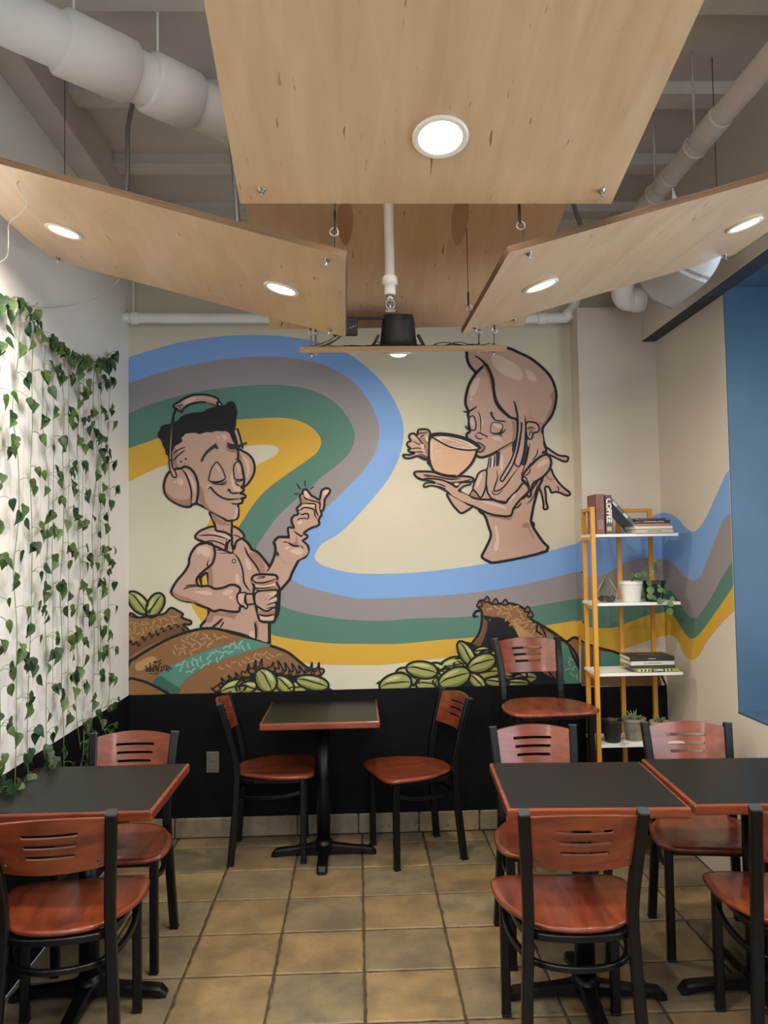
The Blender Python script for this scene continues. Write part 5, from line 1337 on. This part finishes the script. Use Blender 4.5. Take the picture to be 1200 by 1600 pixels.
M_succ = mottled('succulent green', (92, 118, 92), (120, 142, 112), 30, .55)
t, hh = pot('potted_plant', 'grey clay pot with a spiky succulent on the fourth board', 1.412, 4.16, z, .042, .057, .112, mottled('weathered clay', (112, 104, 94), (142, 132, 118), 20, .85), rim=.012)
succulent(t, hh, 11, .055, M_succ, random.Random(2))
t, hh = pot('potted_plant', 'small pale pot with a succulent, rightmost on the fourth board', 1.545, 4.16, z, .036, .046, .092, mottled('pale clay', (176, 160, 138), (190, 176, 154), 20, .8), rim=.008)
succulent(t, hh, 9, .05, M_succ, random.Random(9))
# ================================================================ ARTIFICIAL IVY ON THE LEFT WALL
def leaf_material(name, c1, c2, c3):
    m = mat(name, c1, .42, spec=.5); nt, N, L, b = nodes(m)
    tc = N.new('ShaderNodeTexCoord'); oi = N.new('ShaderNodeObjectInfo'); ad = N.new('ShaderNodeVectorMath'); ad.operation = 'ADD'
    sc_ = N.new('ShaderNodeVectorMath'); sc_.operation = 'SCALE'; sc_.inputs['Scale'].default_value = 1
    L.new(oi.outputs['Random'], sc_.inputs[0]); L.new(tc.outputs['Object'], ad.inputs[0]); L.new(sc_.outputs[0], ad.inputs[1])
    n = N.new('ShaderNodeTexNoise'); n.inputs['Scale'].default_value = 38; n.inputs['Detail'].default_value = 2; L.new(ad.outputs[0], n.inputs['Vector'])
    r = N.new('ShaderNodeValToRGB'); e = r.color_ramp.elements; e[0].position = .40; e[1].position = .58
    e[0].color = (*lin(c1), 1); e[1].color = (*lin(c2), 1); x = r.color_ramp.elements.new(.68); x.color = (*lin(c3), 1)
    L.new(n.outputs['Fac'], r.inputs[0]); L.new(r.outputs[0], b.inputs['Base Color']); return m
LM = [leaf_material('ivy leaf', (24, 54, 34), (44, 76, 40), (134, 148, 66)), leaf_material('dark ivy leaf', (20, 46, 34), (32, 64, 40), (72, 102, 54)), leaf_material('variegated ivy leaf', (32, 64, 36), (74, 104, 46), (176, 180, 84))]
M_vine = mat('green plastic stem', (104, 128, 84), .55)
def leaf_mesh(seed, m):
    rnd = random.Random(seed); bm = bmesh.new(); L_ = 1.0
    hx = [(0, 0), (.13, -.045), (.27, -.02), (.355, .09), (.375, .24), (.315, .44), (.195, .68), (.07, .92), (0, 1.12)]
    fold = rnd.uniform(.18, .42); curl = rnd.uniform(.05, .28)
    def zf(x, y): return abs(x)*fold - curl*(y-.2)**2 - .10*abs(x)**2 + .03*math.sin(9*y+seed)*abs(x)*2
    mid = [bm.verts.new((0, y, zf(0, y))) for y in (0, .08, .18, .30, .45, .62, .80, .93)]+[bm.verts.new((0, 1.12, zf(0, 1.12)))]
    for s in (-1, 1):
        e = [mid[0]]+[bm.verts.new((s*x, y, zf(x, y))) for x, y in hx[1:-1]]+[mid[-1]]
        for k in range(8):
            q = (mid[k], mid[k+1], e[k+1], e[k]) if s > 0 else (mid[k], e[k], e[k+1], mid[k+1])
            q = [v for i, v in enumerate(q) if v not in q[:i]]
            if len(q) > 2: bm.faces.new(q).smooth = True
    me = bpy.data.meshes.new('leaf'); bm.to_mesh(me); bm.free(); me.materials.append(m); return me
LV = [leaf_mesh(s, LM[s % 3]) for s in range(9)]
def place_leaf(parent, base, at, d, nrm, size, rnd):
    """leaf pointing along d, its face towards nrm"""
    d = Vector(d).normalized(); n = Vector(nrm); n = (n-d*n.dot(d)).normalized(); x = d.cross(n)
    o = bpy.data.objects.new('leaf', rnd.choice(LV)); C.objects.link(o); o.parent = parent
    mm = Matrix((x, d, n)).transposed().to_4x4(); mm.translation = Vector(at)-base
    o.matrix_local = mm @ Matrix.Scale(size, 4)
def make_leafy(label, path, petioles, seed, dens, thick=.0016, spread=1.0):
    rnd = random.Random(seed); P = crom(path, n=6); base = Vector(path[0])
    t = thing('ivy_strand', label, 'artificial ivy', base, group='artificial ivy on the white left wall')
    bm = bmesh.new(); tube(bm, P, thick, 5)
    acc = 0; nxt = rnd.uniform(0, dens); side = rnd.choice((-1, 1))
    for a, b in zip(P, P[1:]):
        acc += (b-a).length
        if acc < nxt: continue
        nxt = acc+dens*rnd.uniform(.55, 1.45); side = -side if rnd.random() < .75 else side
        k = rnd.choice((1, 2, 2, 3)) if petioles else 1
        for q in range(k):
            out = Vector((rnd.uniform(.012, .035), side*rnd.uniform(.018, .055)*spread, rnd.uniform(-.02, .03)))
            e = b+out; e.x = max(e.x, XL+.012)
            tube(bm, crom([b, b+out*.5+Vector((0, 0, .008)), e], n=3), .0010, 4, cap=False)
            d = Vector((rnd.uniform(-.15, .35), side*rnd.uniform(.1, 1.0), -rnd.uniform(.45, 1.0)))
            nr = Vector((1.0, -rnd.uniform(-.1, 1.1), rnd.uniform(-.2, .6)))
            place_leaf(t, base, e, d, nr, rnd.uniform(.040, .058), rnd)
    o = obj('stem', bm, M_vine, t, world=True)
    return t
xw = XL+.028
# (wall position y, top z, bottom z)
strands = [(4.19, 2.50, .80), (3.95, 2.52, .80), (3.73, 2.47, .72), (3.54, 2.44, .66), (3.35, 2.47, .76), (3.19, 2.53, .68), (3.06, 2.56, .73), (2.90, 2.52, .772), (2.74, 2.50, .775), (2.58, 2.52, .775)]
ordn = ['first', 'second', 'third', 'fourth', 'fifth', 'sixth', 'seventh', 'eighth', 'ninth', 'tenth']
rnd = random.Random(77)
for i, (y, z1, z0) in enumerate(strands):
    n = 9; pts = [(xw+rnd.uniform(-.006, .014), y+rnd.uniform(-.018, .018), z1+(z0-z1)*k/n) for k in range(n+1)]
    if z0 > .77: pts[-1] = (xw, pts[-1][1], z0)
    make_leafy('ivy strand hanging on the white wall, %s strand from the mural corner' % ordn[i], pts, True, 100+i, .086 if i < 8 else .10)
    # a thinner second runner beside it, as in a bunch
    if i in (0, 1, 2, 3, 4):
        y2 = y+(.10 if i else .06)-.16*(i == 0); pts = [(xw-.008, y2+rnd.uniform(-.012, .012), z1-.02+(z0+.25-z1)*k/7) for k in range(8)]
        make_leafy('thin ivy runner on the white wall beside the %s strand from the mural corner' % ordn[i], pts, True, 200+i, .12, .0012, .6)
def onwall(x, y): return onX(x, y, xw)
swag = [onwall(-14, 486), onwall(2, 474), onwall(14, 466), onwall(30, 476), onwall(42, 482), onwall(54, 508), onwall(72, 532), onwall(92, 552), onwall(112, 562), onwall(130, 567), onwall(150, 566), onwall(166, 562), onwall(168, 552)]
make_leafy('leafy ivy swag looped along the top of the hanging strands', swag, True, 301, .026, .0022, .7)
make_leafy('short ivy tuft sticking up at the top of the swag by the camera', [onwall(40, 500), onwall(46, 488), onwall(44, 472)], False, 302, .035, .002, .5)
for k, (x, y) in enumerate(((44, 478), (168, 556), (8, 470))):
    p = onX(x, y, XL)
    bm = bmesh.new(); tube(bm, [(XL, p.y, p.z), (XL+.03, p.y, p.z), (XL+.036, p.y, p.z+.012)], .0025, 6)
    tag(obj('wall_hook', bm, M_zinc), ['small hook on the white wall holding the middle of the swag', 'small hook on the white wall holding the swag by the mural corner', 'small hook on the white wall holding the swag nearest the camera'][k], 'hook')
# trailing ends that hang over the black band and the ivy-side table
make_leafy('ivy tendril lying over the dark paint below the third strand', [(xw, 3.80, .86), (xw+.02, 3.76, .78), (xw+.03, 3.72, .70), (xw+.02, 3.70, .64)], True, 401, .035)
make_leafy('ivy tendril over the dark paint below the first strand', [(xw, 4.10, .87), (xw+.01, 4.02, .80), (xw+.03, 4.04, .73), (xw+.02, 4.10, .67)], True, 402, .05)
make_leafy('ivy tendril hanging towards the back corner of the ivy wall table', [(xw, 3.36, .84), (xw+.02, 3.33, .76), (xw+.04, 3.36, .68), (xw+.03, 3.40, .62)], True, 403, .04)
